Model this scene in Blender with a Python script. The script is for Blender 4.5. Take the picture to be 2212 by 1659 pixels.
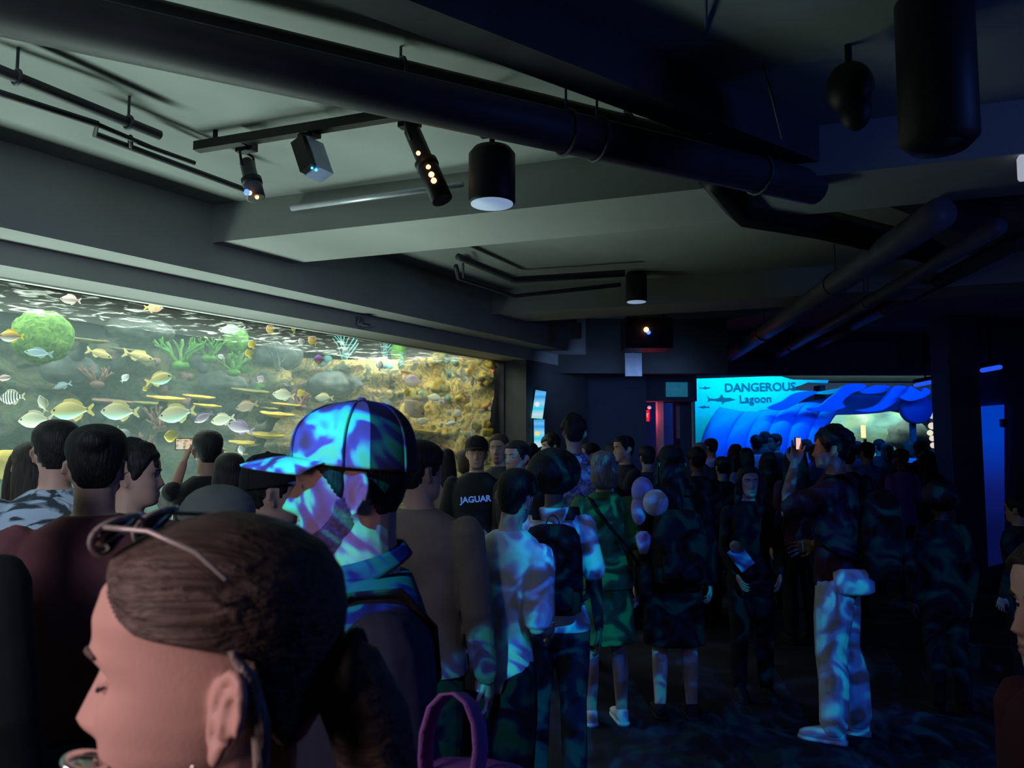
import bpy, bmesh, math, random
from mathutils import Vector, Matrix, noise as mnoise

for _o in list(bpy.data.objects):
    bpy.data.objects.remove(_o)
SC = bpy.context.scene
COL = SC.collection
PI = math.pi
R = math.radians

# ------------------------------------------------------------------ camera
F_PX, PITCH, CAM_Z = 1671.0, R(4.46), 1.65
cam_d = bpy.data.cameras.new('camera')
cam_d.sensor_width = 36.0
cam_d.lens = 36.0 * F_PX / 2212.0
cam_d.clip_start = 0.05
cam_d.clip_end = 100.0
cam_d.dof.use_dof = True
cam_d.dof.focus_distance = 3.4
cam_d.dof.aperture_fstop = 8.5
cam = bpy.data.objects.new('camera', cam_d)
cam.location = (0, 0, CAM_Z)
cam.rotation_euler = (PI / 2 + PITCH, 0, 0)
COL.objects.link(cam)
SC.camera = cam

# ------------------------------------------------------------------ view
SC.view_settings.view_transform = 'Standard'
SC.view_settings.look = 'None'
SC.view_settings.gamma = 1.0
SC.view_settings.exposure = 0.0
SC.view_settings.use_curve_mapping = False
SC.cycles.use_denoising = True
SC.cycles.use_adaptive_sampling = True
SC.cycles.adaptive_threshold = 0.025
SC.cycles.max_bounces = 6
SC.cycles.diffuse_bounces = 4
SC.cycles.glossy_bounces = 2
SC.cycles.transparent_max_bounces = 12
SC.cycles.sample_clamp_indirect = 4.0
SC.cycles.caustics_reflective = False
SC.cycles.caustics_refractive = False

# ------------------------------------------------------------------ world
world = bpy.data.worlds.new('dim_hall')
SC.world = world
world.use_nodes = True
_bg = world.node_tree.nodes['Background']
_bg.inputs['Color'].default_value = (0.30, 0.45, 1.0, 1)
_bg.inputs['Strength'].default_value = 0.007


def ray(px, py):
    x = (px - 1106.0) / F_PX
    z = -(py - 829.5) / F_PX
    Y = math.cos(PITCH) - z * math.sin(PITCH)
    Z = math.sin(PITCH) + z * math.cos(PITCH)
    return Vector((x / Y, 1.0, Z / Y))


def U(px, py, Y):
    r = ray(px, py)
    return Vector((r.x * Y, Y, CAM_Z + r.z * Y))


def UZ(px, py, z):
    r = ray(px, py)
    t = (z - CAM_Z) / r.z
    return Vector((r.x * t, t, z))


# tank wall frame: s runs along the glass, q into the tank, z up
G0 = Vector((-2.966, 4.419, 0))
TS = Vector((math.cos(R(58)), math.sin(R(58)), 0))
TN = Vector((-math.sin(R(58)), math.cos(R(58)), 0))
BD = Vector((math.cos(R(-20)), math.sin(R(-20)), 0))   # direction of the cross beams
BP = Vector((math.sin(R(20)), math.cos(R(20)), 0))


def T(s, q, z):
    return G0 + TS * s + TN * q + Vector((0, 0, z))


def tank_px(px, py, q):
    """point seen at a pixel, q metres behind the glass"""
    r = ray(px, py)
    t = (q + G0.dot(TN)) / (r.x * TN.x + r.y * TN.y)
    return Vector((r.x * t, t, CAM_Z + r.z * t))


# ------------------------------------------------------------------ lights
def look_rot(d):
    return Vector(d).to_track_quat('-Z', 'Y').to_euler()


def area(name, loc, d, sx, sy, w, col, spread=180):
    l = bpy.data.lights.new(name, 'AREA')
    l.shape = 'RECTANGLE'
    l.size, l.size_y = sx, sy
    l.energy = w
    l.color = col
    l.spread = R(spread)
    o = bpy.data.objects.new(name, l)
    o.location = loc
    o.rotation_euler = look_rot(d)
    COL.objects.link(o)
    return o


def area_along(name, loc, d, along, sx, sy, w, col, spread=180):
    o = area(name, loc, d, sx, sy, w, col, spread)
    z = -Vector(d).normalized()
    x = Vector(along) - z * Vector(along).dot(z)
    x.normalize()
    y = z.cross(x)
    o.rotation_euler = Matrix((x, y, z)).transposed().to_euler()
    return o


def ripple_spot(name, loc, target, w, deg, col_a, col_b, col_c, scale=9.0, seed=0.0, lo=0.46, hi=0.62, blend=0.35, size=0.0, green=0.6):
    """water-effect projector: a spot lamp with a rippling gobo"""
    l = bpy.data.lights.new(name, 'SPOT')
    l.energy = w
    l.spot_size = R(deg)
    l.spot_blend = blend
    l.shadow_soft_size = size
    l.use_nodes = True
    nt = l.node_tree
    em = nt.nodes['Emission']
    tc = nt.nodes.new('ShaderNodeTexCoord')
    mp = nt.nodes.new('ShaderNodeMapping')
    mp.inputs['Location'].default_value = (seed, seed * 0.7, seed * 0.3)
    nz = nt.nodes.new('ShaderNodeTexNoise')
    nz.inputs['Scale'].default_value = scale
    nz.inputs['Detail'].default_value = 1.5
    nz.inputs['Distortion'].default_value = 1.6
    rp = nt.nodes.new('ShaderNodeValToRGB')
    e = rp.color_ramp.elements
    e[0].position, e[0].color = lo - 0.10, (*col_a, 1)
    e[1].position, e[1].color = hi, (*col_c, 1)
    m = e.new(lo + 0.03)
    m.color = (*col_b, 1)
    m = e.new(hi + 0.05)
    m.color = (col_c[0], col_c[1], col_c[2] * green, 1)
    nt.links.new(tc.outputs['Normal'], mp.inputs['Vector'])
    nt.links.new(mp.outputs['Vector'], nz.inputs['Vector'])
    nt.links.new(nz.outputs['Fac'], rp.inputs['Fac'])
    nt.links.new(rp.outputs['Color'], em.inputs['Color'])
    o = bpy.data.objects.new(name, l)
    o.location = loc
    o.rotation_euler = look_rot(Vector(target) - Vector(loc))
    COL.objects.link(o)
    return o


# aquarium lamps: over the water, plus an added unseen uplight below the sill for the ceiling
area_along('aquarium_lamp_over_water', T(0.8, 1.1, 3.12), (TN * 0.10 + Vector((0, 0, -1))), TS, 10.0, 1.4, 215, (0.92, 1.0, 0.90))
area_along('added_sill_uplight', T(-0.6, 0.50, 0.66), (TN * -0.42 + Vector((0, 0, 0.95))), TS, 6.0, 0.5, 135, (0.80, 1.0, 0.90), 92)
# lagoon entrance lamps
area_along('lagoon_wash_lamp', (5.0, 11.0, 2.95), (0, 0.8, -0.5), (1, 0, 0), 5.0, 0.3, 90, (0.0, 0.20, 1.0))
area_along('lagoon_sign_strip', (4.2, 13.35, 2.98), (0, 0.55, -0.8), (1, 0, 0), 2.2, 0.08, 22, (0.0, 0.75, 1.0))
area_along('tunnel_lamp', (8.0, 16.6, 3.05), (0, 0.25, -1), (1, 0, 0), 4.0, 1.2, 115, (0.72, 1.0, 0.90))
# water-effect projectors on the ceiling around the photographer
ripple_spot('water_projector', (-1.0, 0.10, 2.52), (-0.50, 1.15, 1.665), 300, 21, (0.0, 0.012, 0.14), (0.0, 0.05, 0.70), (0.0, 0.72, 1.0), 26, 1.0, 0.45, 0.57, 0.12)
ripple_spot('water_projector', (0.9, -0.3, 3.1), (1.35, 4.4, 0.75), 620, 40, (0.0, 0.0, 0.02), (0.0, 0.07, 0.55), (0.0, 0.50, 1.0), 30, 4.0, 0.50, 0.64, 0.3, green=0.9)
# added unseen fill beside the photographer for the woman's face
area('face_fill_light', (-0.95, 0.10, 1.72), Vector((0.62, 0.42, -0.22)), 0.35, 0.35, 1.35, (1.0, 0.68, 0.74), 75)
area('crowd_fill_behind', (-1.7, -1.2, 2.5), Vector((-0.08, 1.0, -0.28)), 0.8, 0.8, 7.5, (0.75, 0.85, 1.0), 55)  # unseen fill added to lift the crowd on the left
area('corner_fill_light', (1.4, 9.0, 2.5), Vector((-0.1, 1.0, -0.45)), 1.6, 0.1, 2.5, (0.30, 0.50, 1.0))  # fill added to brighten the dark back wall
area_along('end_wall_fill_light', T(4.55, 0.75, 3.05), (TS * 0.55 + Vector((0, 0, -1))), TN, 1.2, 0.7, 26, (1.0, 0.94, 0.76))  # extra lamp added to brighten the rock on the end wall
# dim blue house light over the right side
area('blue_house_light', (4.2, 1.0, 2.6), Vector((-1, 0.55, 0.10)), 0.8, 0.8, 16.0, (0.10, 0.22, 1.0))

# ------------------------------------------------------------------ materials
MATS = {}


def pm(name, col, rough=0.7, metal=0.0, var=0.12, scale=14.0, bump=0.0, bscale=60.0, spec=0.3, sheen=0.0, emit=None, estr=0.0):
    """procedural Principled material with noise variation"""
    if name in MATS:
        return MATS[name]
    m = bpy.data.materials.new(name)
    m.use_nodes = True
    nt = m.node_tree
    b = nt.nodes['Principled BSDF']
    b.inputs['Roughness'].default_value = rough
    b.inputs['Metallic'].default_value = metal
    b.inputs['Specular IOR Level'].default_value = spec
    if sheen:
        b.inputs['Sheen Weight'].default_value = sheen
    tc = nt.nodes.new('ShaderNodeTexCoord')
    nz = nt.nodes.new('ShaderNodeTexNoise')
    nz.inputs['Scale'].default_value = scale
    nz.inputs['Detail'].default_value = 3.0
    rp = nt.nodes.new('ShaderNodeValToRGB')
    e = rp.color_ramp.elements
    e[0].position, e[1].position = 0.3, 0.7
    e[0].color = (*[c * (1 - var) for c in col], 1)
    e[1].color = (*[min(1, c * (1 + var)) for c in col], 1)
    nt.links.new(tc.outputs['Object'], nz.inputs['Vector'])
    nt.links.new(nz.outputs['Fac'], rp.inputs['Fac'])
    nt.links.new(rp.outputs['Color'], b.inputs['Base Color'])
    if bump:
        n2 = nt.nodes.new('ShaderNodeTexNoise')
        n2.inputs['Scale'].default_value = bscale
        n2.inputs['Detail'].default_value = 4.0
        bp = nt.nodes.new('ShaderNodeBump')
        bp.inputs['Strength'].default_value = bump
        bp.inputs['Distance'].default_value = 0.02
        nt.links.new(tc.outputs['Object'], n2.inputs['Vector'])
        nt.links.new(n2.outputs['Fac'], bp.inputs['Height'])
        nt.links.new(bp.outputs['Normal'], b.inputs['Normal'])
    if emit:
        b.inputs['Emission Color'].default_value = (*emit, 1)
        b.inputs['Emission Strength'].default_value = estr
    MATS[name] = m
    return m


def ramp_mat(name, stops, scale=4.0, detail=4.0, rough=0.8, distortion=0.0, bump=0.0, kind='noise', stretch=(1, 1, 1), spec=0.2, estr=0.0):
    """procedural material: texture -> colour ramp"""
    if name in MATS:
        return MATS[name]
    m = bpy.data.materials.new(name)
    m.use_nodes = True
    nt = m.node_tree
    b = nt.nodes['Principled BSDF']
    b.inputs['Roughness'].default_value = rough
    b.inputs['Specular IOR Level'].default_value = spec
    tc = nt.nodes.new('ShaderNodeTexCoord')
    mp = nt.nodes.new('ShaderNodeMapping')
    mp.inputs['Scale'].default_value = stretch
    nt.links.new(tc.outputs['Object'], mp.inputs['Vector'])
    if kind == 'noise':
        nz = nt.nodes.new('ShaderNodeTexNoise')
        nz.inputs['Scale'].default_value = scale
        nz.inputs['Detail'].default_value = detail
        nz.inputs['Distortion'].default_value = distortion
        out = nz.outputs['Fac']
    elif kind == 'wave':
        nz = nt.nodes.new('ShaderNodeTexWave')
        nz.inputs['Scale'].default_value = scale
        nz.inputs['Distortion'].default_value = distortion
        nz.inputs['Detail'].default_value = detail
        out = nz.outputs['Fac']
    else:
        nz = nt.nodes.new('ShaderNodeTexVoronoi')
        nz.inputs['Scale'].default_value = scale
        out = nz.outputs['Distance']
    nt.links.new(mp.outputs['Vector'], nz.inputs['Vector'])
    rp = nt.nodes.new('ShaderNodeValToRGB')
    e = rp.color_ramp.elements
    while len(e) < len(stops):
        e.new(0.5)
    for k, (p_, c_) in enumerate(stops):
        e[k].position = p_
        e[k].color = (*c_, 1)
    nt.links.new(out, rp.inputs['Fac'])
    nt.links.new(rp.outputs['Color'], b.inputs['Base Color'])
    if estr:
        nt.links.new(rp.outputs['Color'], b.inputs['Emission Color'])
        b.inputs['Emission Strength'].default_value = estr
    if bump:
        bp = nt.nodes.new('ShaderNodeBump')
        bp.inputs['Strength'].default_value = bump
        bp.inputs['Distance'].default_value = 0.03
        nt.links.new(out, bp.inputs['Height'])
        nt.links.new(bp.outputs['Normal'], b.inputs['Normal'])
    MATS[name] = m
    return m


def emit_mat(name, col, strength):
    if name in MATS:
        return MATS[name]
    m = bpy.data.materials.new(name)
    m.use_nodes = True
    nt = m.node_tree
    b = nt.nodes['Principled BSDF']
    b.inputs['Base Color'].default_value = (*[c * 0.3 for c in col], 1)
    b.inputs['Emission Color'].default_value = (*col, 1)
    b.inputs['Emission Strength'].default_value = strength
    MATS[name] = m
    return m


def glass_mat(name, tint=(1, 1, 1), refl=0.05, haze=0.0):
    if name in MATS:
        return MATS[name]
    m = bpy.data.materials.new(name)
    m.use_nodes = True
    nt = m.node_tree
    nt.nodes.remove(nt.nodes['Principled BSDF'])
    out = nt.nodes['Material Output']
    tr = nt.nodes.new('ShaderNodeBsdfTransparent')
    tr.inputs['Color'].default_value = (*tint, 1)
    gl = nt.nodes.new('ShaderNodeBsdfGlossy')
    gl.inputs['Roughness'].default_value = 0.03
    fr = nt.nodes.new('ShaderNodeFresnel')
    fr.inputs['IOR'].default_value = 1.3
    ml = nt.nodes.new('ShaderNodeMath')
    ml.operation = 'MULTIPLY'
    ml.inputs[1].default_value = refl * 20
    nt.links.new(fr.outputs['Fac'], ml.inputs[0])
    mx = nt.nodes.new('ShaderNodeMixShader')
    nt.links.new(ml.outputs[0], mx.inputs['Fac'])
    nt.links.new(tr.outputs[0], mx.inputs[1])
    nt.links.new(gl.outputs[0], mx.inputs[2])
    nt.links.new(mx.outputs[0], out.inputs['Surface'])
    MATS[name] = m
    return m


# ------------------------------------------------------------------ mesh helpers
class MB:
    """collects shapes; build() links them as ONE mesh object"""

    def __init__(self):
        self.v, self.f, self.sm = [], [], []

    def add(self, vs, fs, smooth=False):
        n = len(self.v)
        self.v += [Vector(p) for p in vs]
        self.f += [tuple(i + n for i in q) for q in fs]
        self.sm += [smooth] * len(fs)
        return self

    def box(self, c, size, ax=None):
        """oriented box: ax = (x, y, z) unit axes"""
        c = Vector(c)
        X, Y, Z = ax or (Vector((1, 0, 0)), Vector((0, 1, 0)), Vector((0, 0, 1)))
        a, b, d = size[0] / 2, size[1] / 2, size[2] / 2
        vs = [c + X * (i * a) + Y * (j * b) + Z * (k * d) for k in (-1, 1) for j in (-1, 1) for i in (-1, 1)]
        return self.add(vs, [(0, 2, 3, 1), (4, 5, 7, 6), (0, 1, 5, 4), (2, 6, 7, 3), (0, 4, 6, 2), (1, 3, 7, 5)])

    def prism(self, poly, d):
        """closed polygon (3D points, planar) extruded by vector d"""
        n = len(poly)
        d = Vector(d)
        vs = [Vector(p) for p in poly] + [Vector(p) + d for p in poly]
        fs = [tuple(range(n - 1, -1, -1)), tuple(range(n, 2 * n))]
        fs += [(i, (i + 1) % n, n + (i + 1) % n, n + i) for i in range(n)]
        return self.add(vs, fs)

    def tube(self, path, rad, n=12, cap=True, flat=None):
        """tube along 3D points; rad = number or list; flat=(vec, ratio) squashes the section along vec"""
        path = [Vector(p) for p in path]
        m = len(path)
        rads = rad if isinstance(rad, (list, tuple)) else [rad] * m
        vs, fs = [], []
        up = None
        for i, p in enumerate(path):
            t = (path[min(i + 1, m - 1)] - path[max(i - 1, 0)])
            if t.length < 1e-9:
                t = Vector((0, 0, 1))
            t.normalize()
            if up is None:
                ref = Vector((0, 0, 1)) if abs(t.z) < 0.9 else Vector((1, 0, 0))
                a = t.cross(ref).normalized()
            else:
                a = (up - t * up.dot(t))
                a = a.normalized() if a.length > 1e-6 else t.orthogonal().normalized()
            up = a
            b = t.cross(a)
            for k in range(n):
                th = 2 * PI * k / n
                off = (a * math.cos(th) + b * math.sin(th)) * rads[i]
                if flat:
                    fv = flat[0]
                    off = off - fv * off.dot(fv) * (1 - flat[1])
                vs.append(p + off)
        for i in range(m - 1):
            for k in range(n):
                k2 = (k + 1) % n
                fs.append((i * n + k, i * n + k2, (i + 1) * n + k2, (i + 1) * n + k))
        if cap:
            fs.append(tuple(range(n - 1, -1, -1)))
            fs.append(tuple(range((m - 1) * n, m * n)))
        return self.add(vs, fs, True)

    def rod(self, path, rad, n=10):
        """tube with rounded ends"""
        path = [Vector(p) for p in path]
        rads = list(rad) if isinstance(rad, (list, tuple)) else [rad] * len(path)
        d0 = (path[0] - path[1]).normalized()
        d1 = (path[-1] - path[-2]).normalized()
        a, b = rads[0], rads[-1]
        P = [path[0] + d0 * a * 0.95, path[0] + d0 * a * 0.7] + path + [path[-1] + d1 * b * 0.7, path[-1] + d1 * b * 0.95]
        Q = [a * 0.3, a * 0.72] + rads + [b * 0.72, b * 0.3]
        return self.tube(P, Q, n)

    def ball(self, c, r, n=14, m=10, ax=None):
        """ellipsoid; r = number or (rx, ry, rz)"""
        c = Vector(c)
        rx, ry, rz = r if isinstance(r, (list, tuple)) else (r, r, r)
        X, Y, Z = ax or (Vector((1, 0, 0)), Vector((0, 1, 0)), Vector((0, 0, 1)))
        vs, fs = [c + Z * rz], []
        for j in range(1, m):
            ph = PI * j / m
            for i in range(n):
                th = 2 * PI * i / n
                vs.append(c + X * (rx * math.sin(ph) * math.cos(th)) + Y * (ry * math.sin(ph) * math.sin(th)) + Z * (rz * math.cos(ph)))
        vs.append(c - Z * rz)
        L = len(vs) - 1
        for i in range(n):
            fs.append((0, 1 + i, 1 + (i + 1) % n))
            fs.append((L, L - n + (i + 1) % n, L - n + i))
        for j in range(m - 2):
            for i in range(n):
                a = 1 + j * n + i
                b = 1 + j * n + (i + 1) % n
                fs.append((a, a + n, b + n, b))
        return self.add(vs, fs, True)

    def lathe(self, prof, c=(0, 0, 0), n=24, axis=None):
        """profile of (r, h) turned about axis through c"""
        c = Vector(c)
        Z = Vector(axis).normalized() if axis is not None else Vector((0, 0, 1))
        X = Z.orthogonal().normalized()
        Y = Z.cross(X)
        vs, fs = [], []
        for (r, h) in prof:
            for k in range(n):
                th = 2 * PI * k / n
                vs.append(c + Z * h + (X * math.cos(th) + Y * math.sin(th)) * r)
        for j in range(len(prof) - 1):
            for k in range(n):
                k2 = (k + 1) % n
                fs.append((j * n + k, j * n + k2, (j + 1) * n + k2, (j + 1) * n + k))
        fs.append(tuple(range(n - 1, -1, -1)))
        fs.append(tuple(range((len(prof) - 1) * n, len(prof) * n)))
        return self.add(vs, fs, True)

    def loft(self, secs, n=24):
        """closed loft through sections (centre, X-vector*a, Y-vector*b[, exponent])"""
        vs, fs = [], []
        for s in secs:
            c, A, B = Vector(s[0]), Vector(s[1]), Vector(s[2])
            e = s[3] if len(s) > 3 else 2.0
            for k in range(n):
                th = 2 * PI * k / n
                co, si = math.cos(th), math.sin(th)
                vs.append(c + A * (math.copysign(abs(co) ** (2 / e), co)) + B * (math.copysign(abs(si) ** (2 / e), si)))
        m = len(secs)
        for j in range(m - 1):
            for k in range(n):
                k2 = (k + 1) % n
                fs.append((j * n + k, j * n + k2, (j + 1) * n + k2, (j + 1) * n + k))
        fs.append(tuple(range(n - 1, -1, -1)))
        fs.append(tuple(range((m - 1) * n, m * n)))
        return self.add(vs, fs, True)

    def sheet(self, grid, thick=0.0):
        """grid[j][i] of points as a surface, given thickness along its normals when thick > 0"""
        H, W = len(grid), len(grid[0])
        top = [Vector(p) for row in grid for p in row]
        if not thick:
            return self.add(top, [(j * W + i, j * W + i + 1, (j + 1) * W + i + 1, (j + 1) * W + i) for j in range(H - 1) for i in range(W - 1)], True)
        bot = []
        for j in range(H):
            for i in range(W):
                du = Vector(grid[j][min(i + 1, W - 1)]) - Vector(grid[j][max(i - 1, 0)])
                dv = Vector(grid[min(j + 1, H - 1)][i]) - Vector(grid[max(j - 1, 0)][i])
                nn = du.cross(dv)
                nn = nn.normalized() if nn.length > 1e-12 else Vector((0, 0, 1))
                bot.append(Vector(grid[j][i]) - nn * thick)
        N = H * W
        fs = []
        for j in range(H - 1):
            for i in range(W - 1):
                a = j * W + i
                fs.append((a, a + 1, a + W + 1, a + W))
                fs.append((N + a, N + a + W, N + a + W + 1, N + a + 1))
        for i in range(W - 1):
            fs.append((i, N + i, N + i + 1, i + 1))
            a = (H - 1) * W + i
            fs.append((a, a + 1, N + a + 1, N + a))
        for j in range(H - 1):
            a = j * W
            fs.append((a, a + W, N + a + W, N + a))
            a = j * W + W - 1
            fs.append((a, N + a, N + a + W, a + W))
        return self.add(top + bot, fs, True)

    def mesh(self, name):
        me = bpy.data.meshes.new(name)
        me.from_pydata([tuple(p) for p in self.v], [], self.f)
        me.polygons.foreach_set('use_smooth', self.sm)
        me.update()
        return me

    def build(self, name, mat, parent=None, M=None, local=False):
        if M is not None:
            self.v = [M @ p for p in self.v]
        o = bpy.data.objects.new(name, self.mesh(name))
        if mat is not None:
            for mm in (mat if isinstance(mat, (list, tuple)) else [mat]):
                o.data.materials.append(mm)
        COL.objects.link(o)
        if parent is not None:
            o.parent = parent
            if not local and parent.name in WM:
                o.matrix_parent_inverse = WM[parent.name].inverted()
        return o


WM = {}


def tag(o, label, cat, group=None):
    o['label'] = label
    o['category'] = cat
    if group:
        o['group'] = group
    return o


def struct(o, label=None):
    o['kind'] = 'structure'
    if label:
        o['label'] = label
        o['category'] = 'structure'
    return o


def empty(name, loc, label, cat, group=None):
    o = bpy.data.objects.new(name, None)
    o.location = loc
    o.empty_display_size = 0.1
    COL.objects.link(o)
    WM[o.name] = Matrix.Translation(Vector(loc))
    return tag(o, label, cat, group)


DEFER = []      # objects whose remesh modifiers are applied at the end


def remesh(o, voxel, smooth=4, fac=0.5):
    m = o.modifiers.new('r', 'REMESH')
    m.mode = 'VOXEL'
    m.voxel_size = voxel
    m.use_smooth_shade = True
    if smooth:
        s = o.modifiers.new('s', 'SMOOTH')
        s.factor = fac
        s.iterations = smooth
    DEFER.append(o)
    return o


def text_obj(name, txt, mat, size, M, parent=None, extrude=0.004, align='CENTER', bold=0.0):
    cu = bpy.data.curves.new(name, 'FONT')
    cu.body = txt
    cu.size = size
    cu.align_x = align
    cu.align_y = 'CENTER'
    cu.extrude = extrude
    cu.offset = bold
    cu.resolution_u = 3
    tmp = bpy.data.objects.new(name + '_t', cu)
    COL.objects.link(tmp)
    dg = bpy.context.evaluated_depsgraph_get()
    me = bpy.data.meshes.new_from_object(tmp.evaluated_get(dg))
    bpy.data.objects.remove(tmp)
    me.transform(M)
    me.name = name
    me.materials.clear()
    me.materials.append(mat)
    o = bpy.data.objects.new(name, me)
    COL.objects.link(o)
    if parent:
        o.parent = parent
        if parent.name in WM:
            o.matrix_parent_inverse = WM[parent.name].inverted()
    return o
# ------------------------------------------------------------------ the room
ZC = 3.2          # slab
M_ceil = pm('ceiling_paint', (0.30, 0.33, 0.32), 0.9, var=0.10, scale=1.6, bump=0.08, bscale=40)
M_beam = pm('beam_paint', (0.36, 0.38, 0.37), 0.85, var=0.06, scale=2.2, bump=0.05, bscale=30)
M_wall = pm('charcoal_wall', (0.075, 0.085, 0.09), 0.85, var=0.10, scale=2.0, bump=0.05)
M_black = pm('black_metal', (0.018, 0.019, 0.022), 0.5, var=0.15)
M_duct = pm('dark_painted_pipe', (0.06, 0.06, 0.07), 0.55, var=0.2, scale=5)
M_pipe = pm('grey_painted_pipe', (0.11, 0.11, 0.15), 0.5, var=0.15, scale=5)
M_navy = pm('navy_wall', (0.09, 0.12, 0.21), 0.8, var=0.1, scale=3)
M_carpet = ramp_mat('dark_carpet', [(0.40, (0.012, 0.014, 0.022)), (0.56, (0.020, 0.024, 0.045)), (0.70, (0.035, 0.050, 0.12))], scale=1.5, detail=2.0, rough=0.95, distortion=1.0, bump=0.1)

b = MB().box((2.0, 8.0, -0.05), (32, 32, 0.1))
struct(b.build('floor', M_carpet))
b = MB().box((3.0, 6.0, ZC + 0.06), (20, 26, 0.12))
struct(b.build('ceiling', M_ceil))


def tank_box(s0, s1, q0, q1, z0, z1):
    return MB().box(T((s0 + s1) / 2, (q0 + q1) / 2, (z0 + z1) / 2), (s1 - s0, q1 - q0, z1 - z0), (TS, TN, Vector((0, 0, 1))))


ZW, ZS = 2.62, 2.75       # window head, step soffit
S0, S1 = -4.2, 5.39
# header over the window: two steps down from the slab
struct(tank_box(S0, 6.9, -0.61, 0.0, ZS, ZC).build('trim_1', M_beam))
struct(tank_box(S0, S1 + 1.3, -0.32, 0.10, ZW, ZS).build('trim_2', M_beam))
struct(tank_box(S0, S1, -0.20, 0.10, 0.0, 0.62).build('wall_left', M_wall))
struct(tank_box(S1, 6.9, -0.32, 0.30, 0.0, ZW).build('wall_tank_end', M_wall))
# thin bracket on the header face
o = tank_box(2.6, 2.64, -0.36, -0.32, 2.66, 2.72)
o.box(T(2.66, -0.36, 2.66), (0.10, 0.05, 0.02), (TS, TN, Vector((0, 0, 1))))
tag(o.build('bracket', M_pipe), 'small angled steel bracket on the header above the aquarium window', 'bracket')


def beam(name, p0, length, width, z0, mat=M_beam):
    c = Vector((p0[0], p0[1], 0)) + BD * (length / 2 - 0.4) + BP * (width / 2)
    c.z = (z0 + ZC) / 2
    return struct(MB().box(c, (length, width, ZC - z0), (BD, BP, Vector((0, 0, 1)))).build(name, mat))


beam('trim_3', (-1.967, 4.925), 8.5, 0.66, 2.95)
beam('trim_4', (-0.404, 7.765), 8.5, 0.55, 2.95)
beam('trim_5', (-3.6, 1.9), 8.0, 0.5, 3.02)
# far cross wall band that closes the second bay
c0 = U(1180, 760, 9.4)
struct(MB().box((1.2, 9.55, 2.86), (2.9, 0.16, 0.68)).build('trim_6', M_wall))

# back wall in the middle with its door recess, and the walls round the lagoon
struct(MB().box((1.05, 10.6, 1.6), (1.55, 0.2, 3.2)).build('wall_back', M_navy))
struct(MB().box((1.98, 11.9, 1.6), (1.5, 0.2, 3.2)).build('wall_recess', M_navy))
struct(MB().box((2.05, 10.9, 2.72), (1.0, 0.5, 0.95)).build('trim_7', M_navy))
struct(MB().box((2.46, 11.2, 1.6), (0.16, 0.5, 3.2)).build('trim_8', M_navy))
struct(MB().box((5.0, 19.6, 1.6), (14, 0.2, 3.2)).build('wall_far', M_navy))
struct(MB().box((10.8, 14.6, 1.6), (0.25, 10.0, 3.2)).build('wall_lagoon_side', M_navy))
struct(MB().box((5.40, 9.4, 1.6), (0.36, 0.4, 3.2)).build('trim_9', M_navy))
struct(MB().box((9.2, 9.6, 1.6), (7.2, 0.2, 3.2)).build('wall_right', M_navy))
struct(MB().box((12.0, 4.0, 1.6), (0.2, 12.0, 3.2)).build('wall_side', M_wall))


struct(MB().box((5.6, 10.75, 2.905), (6.1, 0.14, 0.59)).build('trim_17', M_navy))  # beam added to hide the tunnel lamp and lit ceiling behind
# ------------------------------------------------------------------ ceiling services
def clamp_ring(o_parent, c, d, r, mat):
    pts = []
    d = Vector(d).normalized()
    X = d.orthogonal().normalized()
    Y = d.cross(X)
    for k in range(17):
        a = 2 * PI * k / 16
        pts.append(Vector(c) + (X * math.cos(a) + Y * math.sin(a)) * r)
    return MB().tube(pts, 0.008, 6, cap=False).build('clamp', mat, o_parent)


def pipe(name, pts, r, mat, label, hangers=(), cat='pipe', group=None, n=16):
    base = Vector(pts[0])
    e = empty(name, base, label, cat, group)
    MB().tube(pts, r, n).build('pipe_body', mat, e)
    a, bq = Vector(pts[0]), Vector(pts[-1])
    for h in hangers:
        c = a.lerp(bq, h)
        clamp_ring(e, c, bq - a, r + 0.006, M_pipe)
        MB().rod([c + Vector((0, 0, r)), Vector((c.x, c.y, ZC))], 0.006, 6).build('hanger_rod', M_pipe, e)
    return e


a0, a1 = UZ(-420, -80, 2.93), UZ(1760, 405, 2.93)
pipe('main_duct_pipe', [a0, a1], 0.085, M_duct, 'thick dark pipe running diagonally under the whole ceiling', (0.62, 0.66, 0.90))
off = Vector((-0.13, 0.10, 0.16))
pipe('upper_duct_pipe', [a0 + off, a0.lerp(a1, 0.93) + off], 0.055, M_duct, 'thinner dark pipe running just above the thick diagonal pipe', (0.5, 0.8))
# box girder along the same line, nearer and higher
g0, g1 = UZ(840, -40, 3.11), UZ(1760, 330, 3.11)
dirg = (g1 - g0).normalized()
struct(MB().box((g0 + g1) / 2, ((g1 - g0).length + 4, 0.16, 0.18), (dirg, Vector((-dirg.y, dirg.x, 0)), Vector((0, 0, 1)))).build('trim_10', M_duct))
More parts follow.
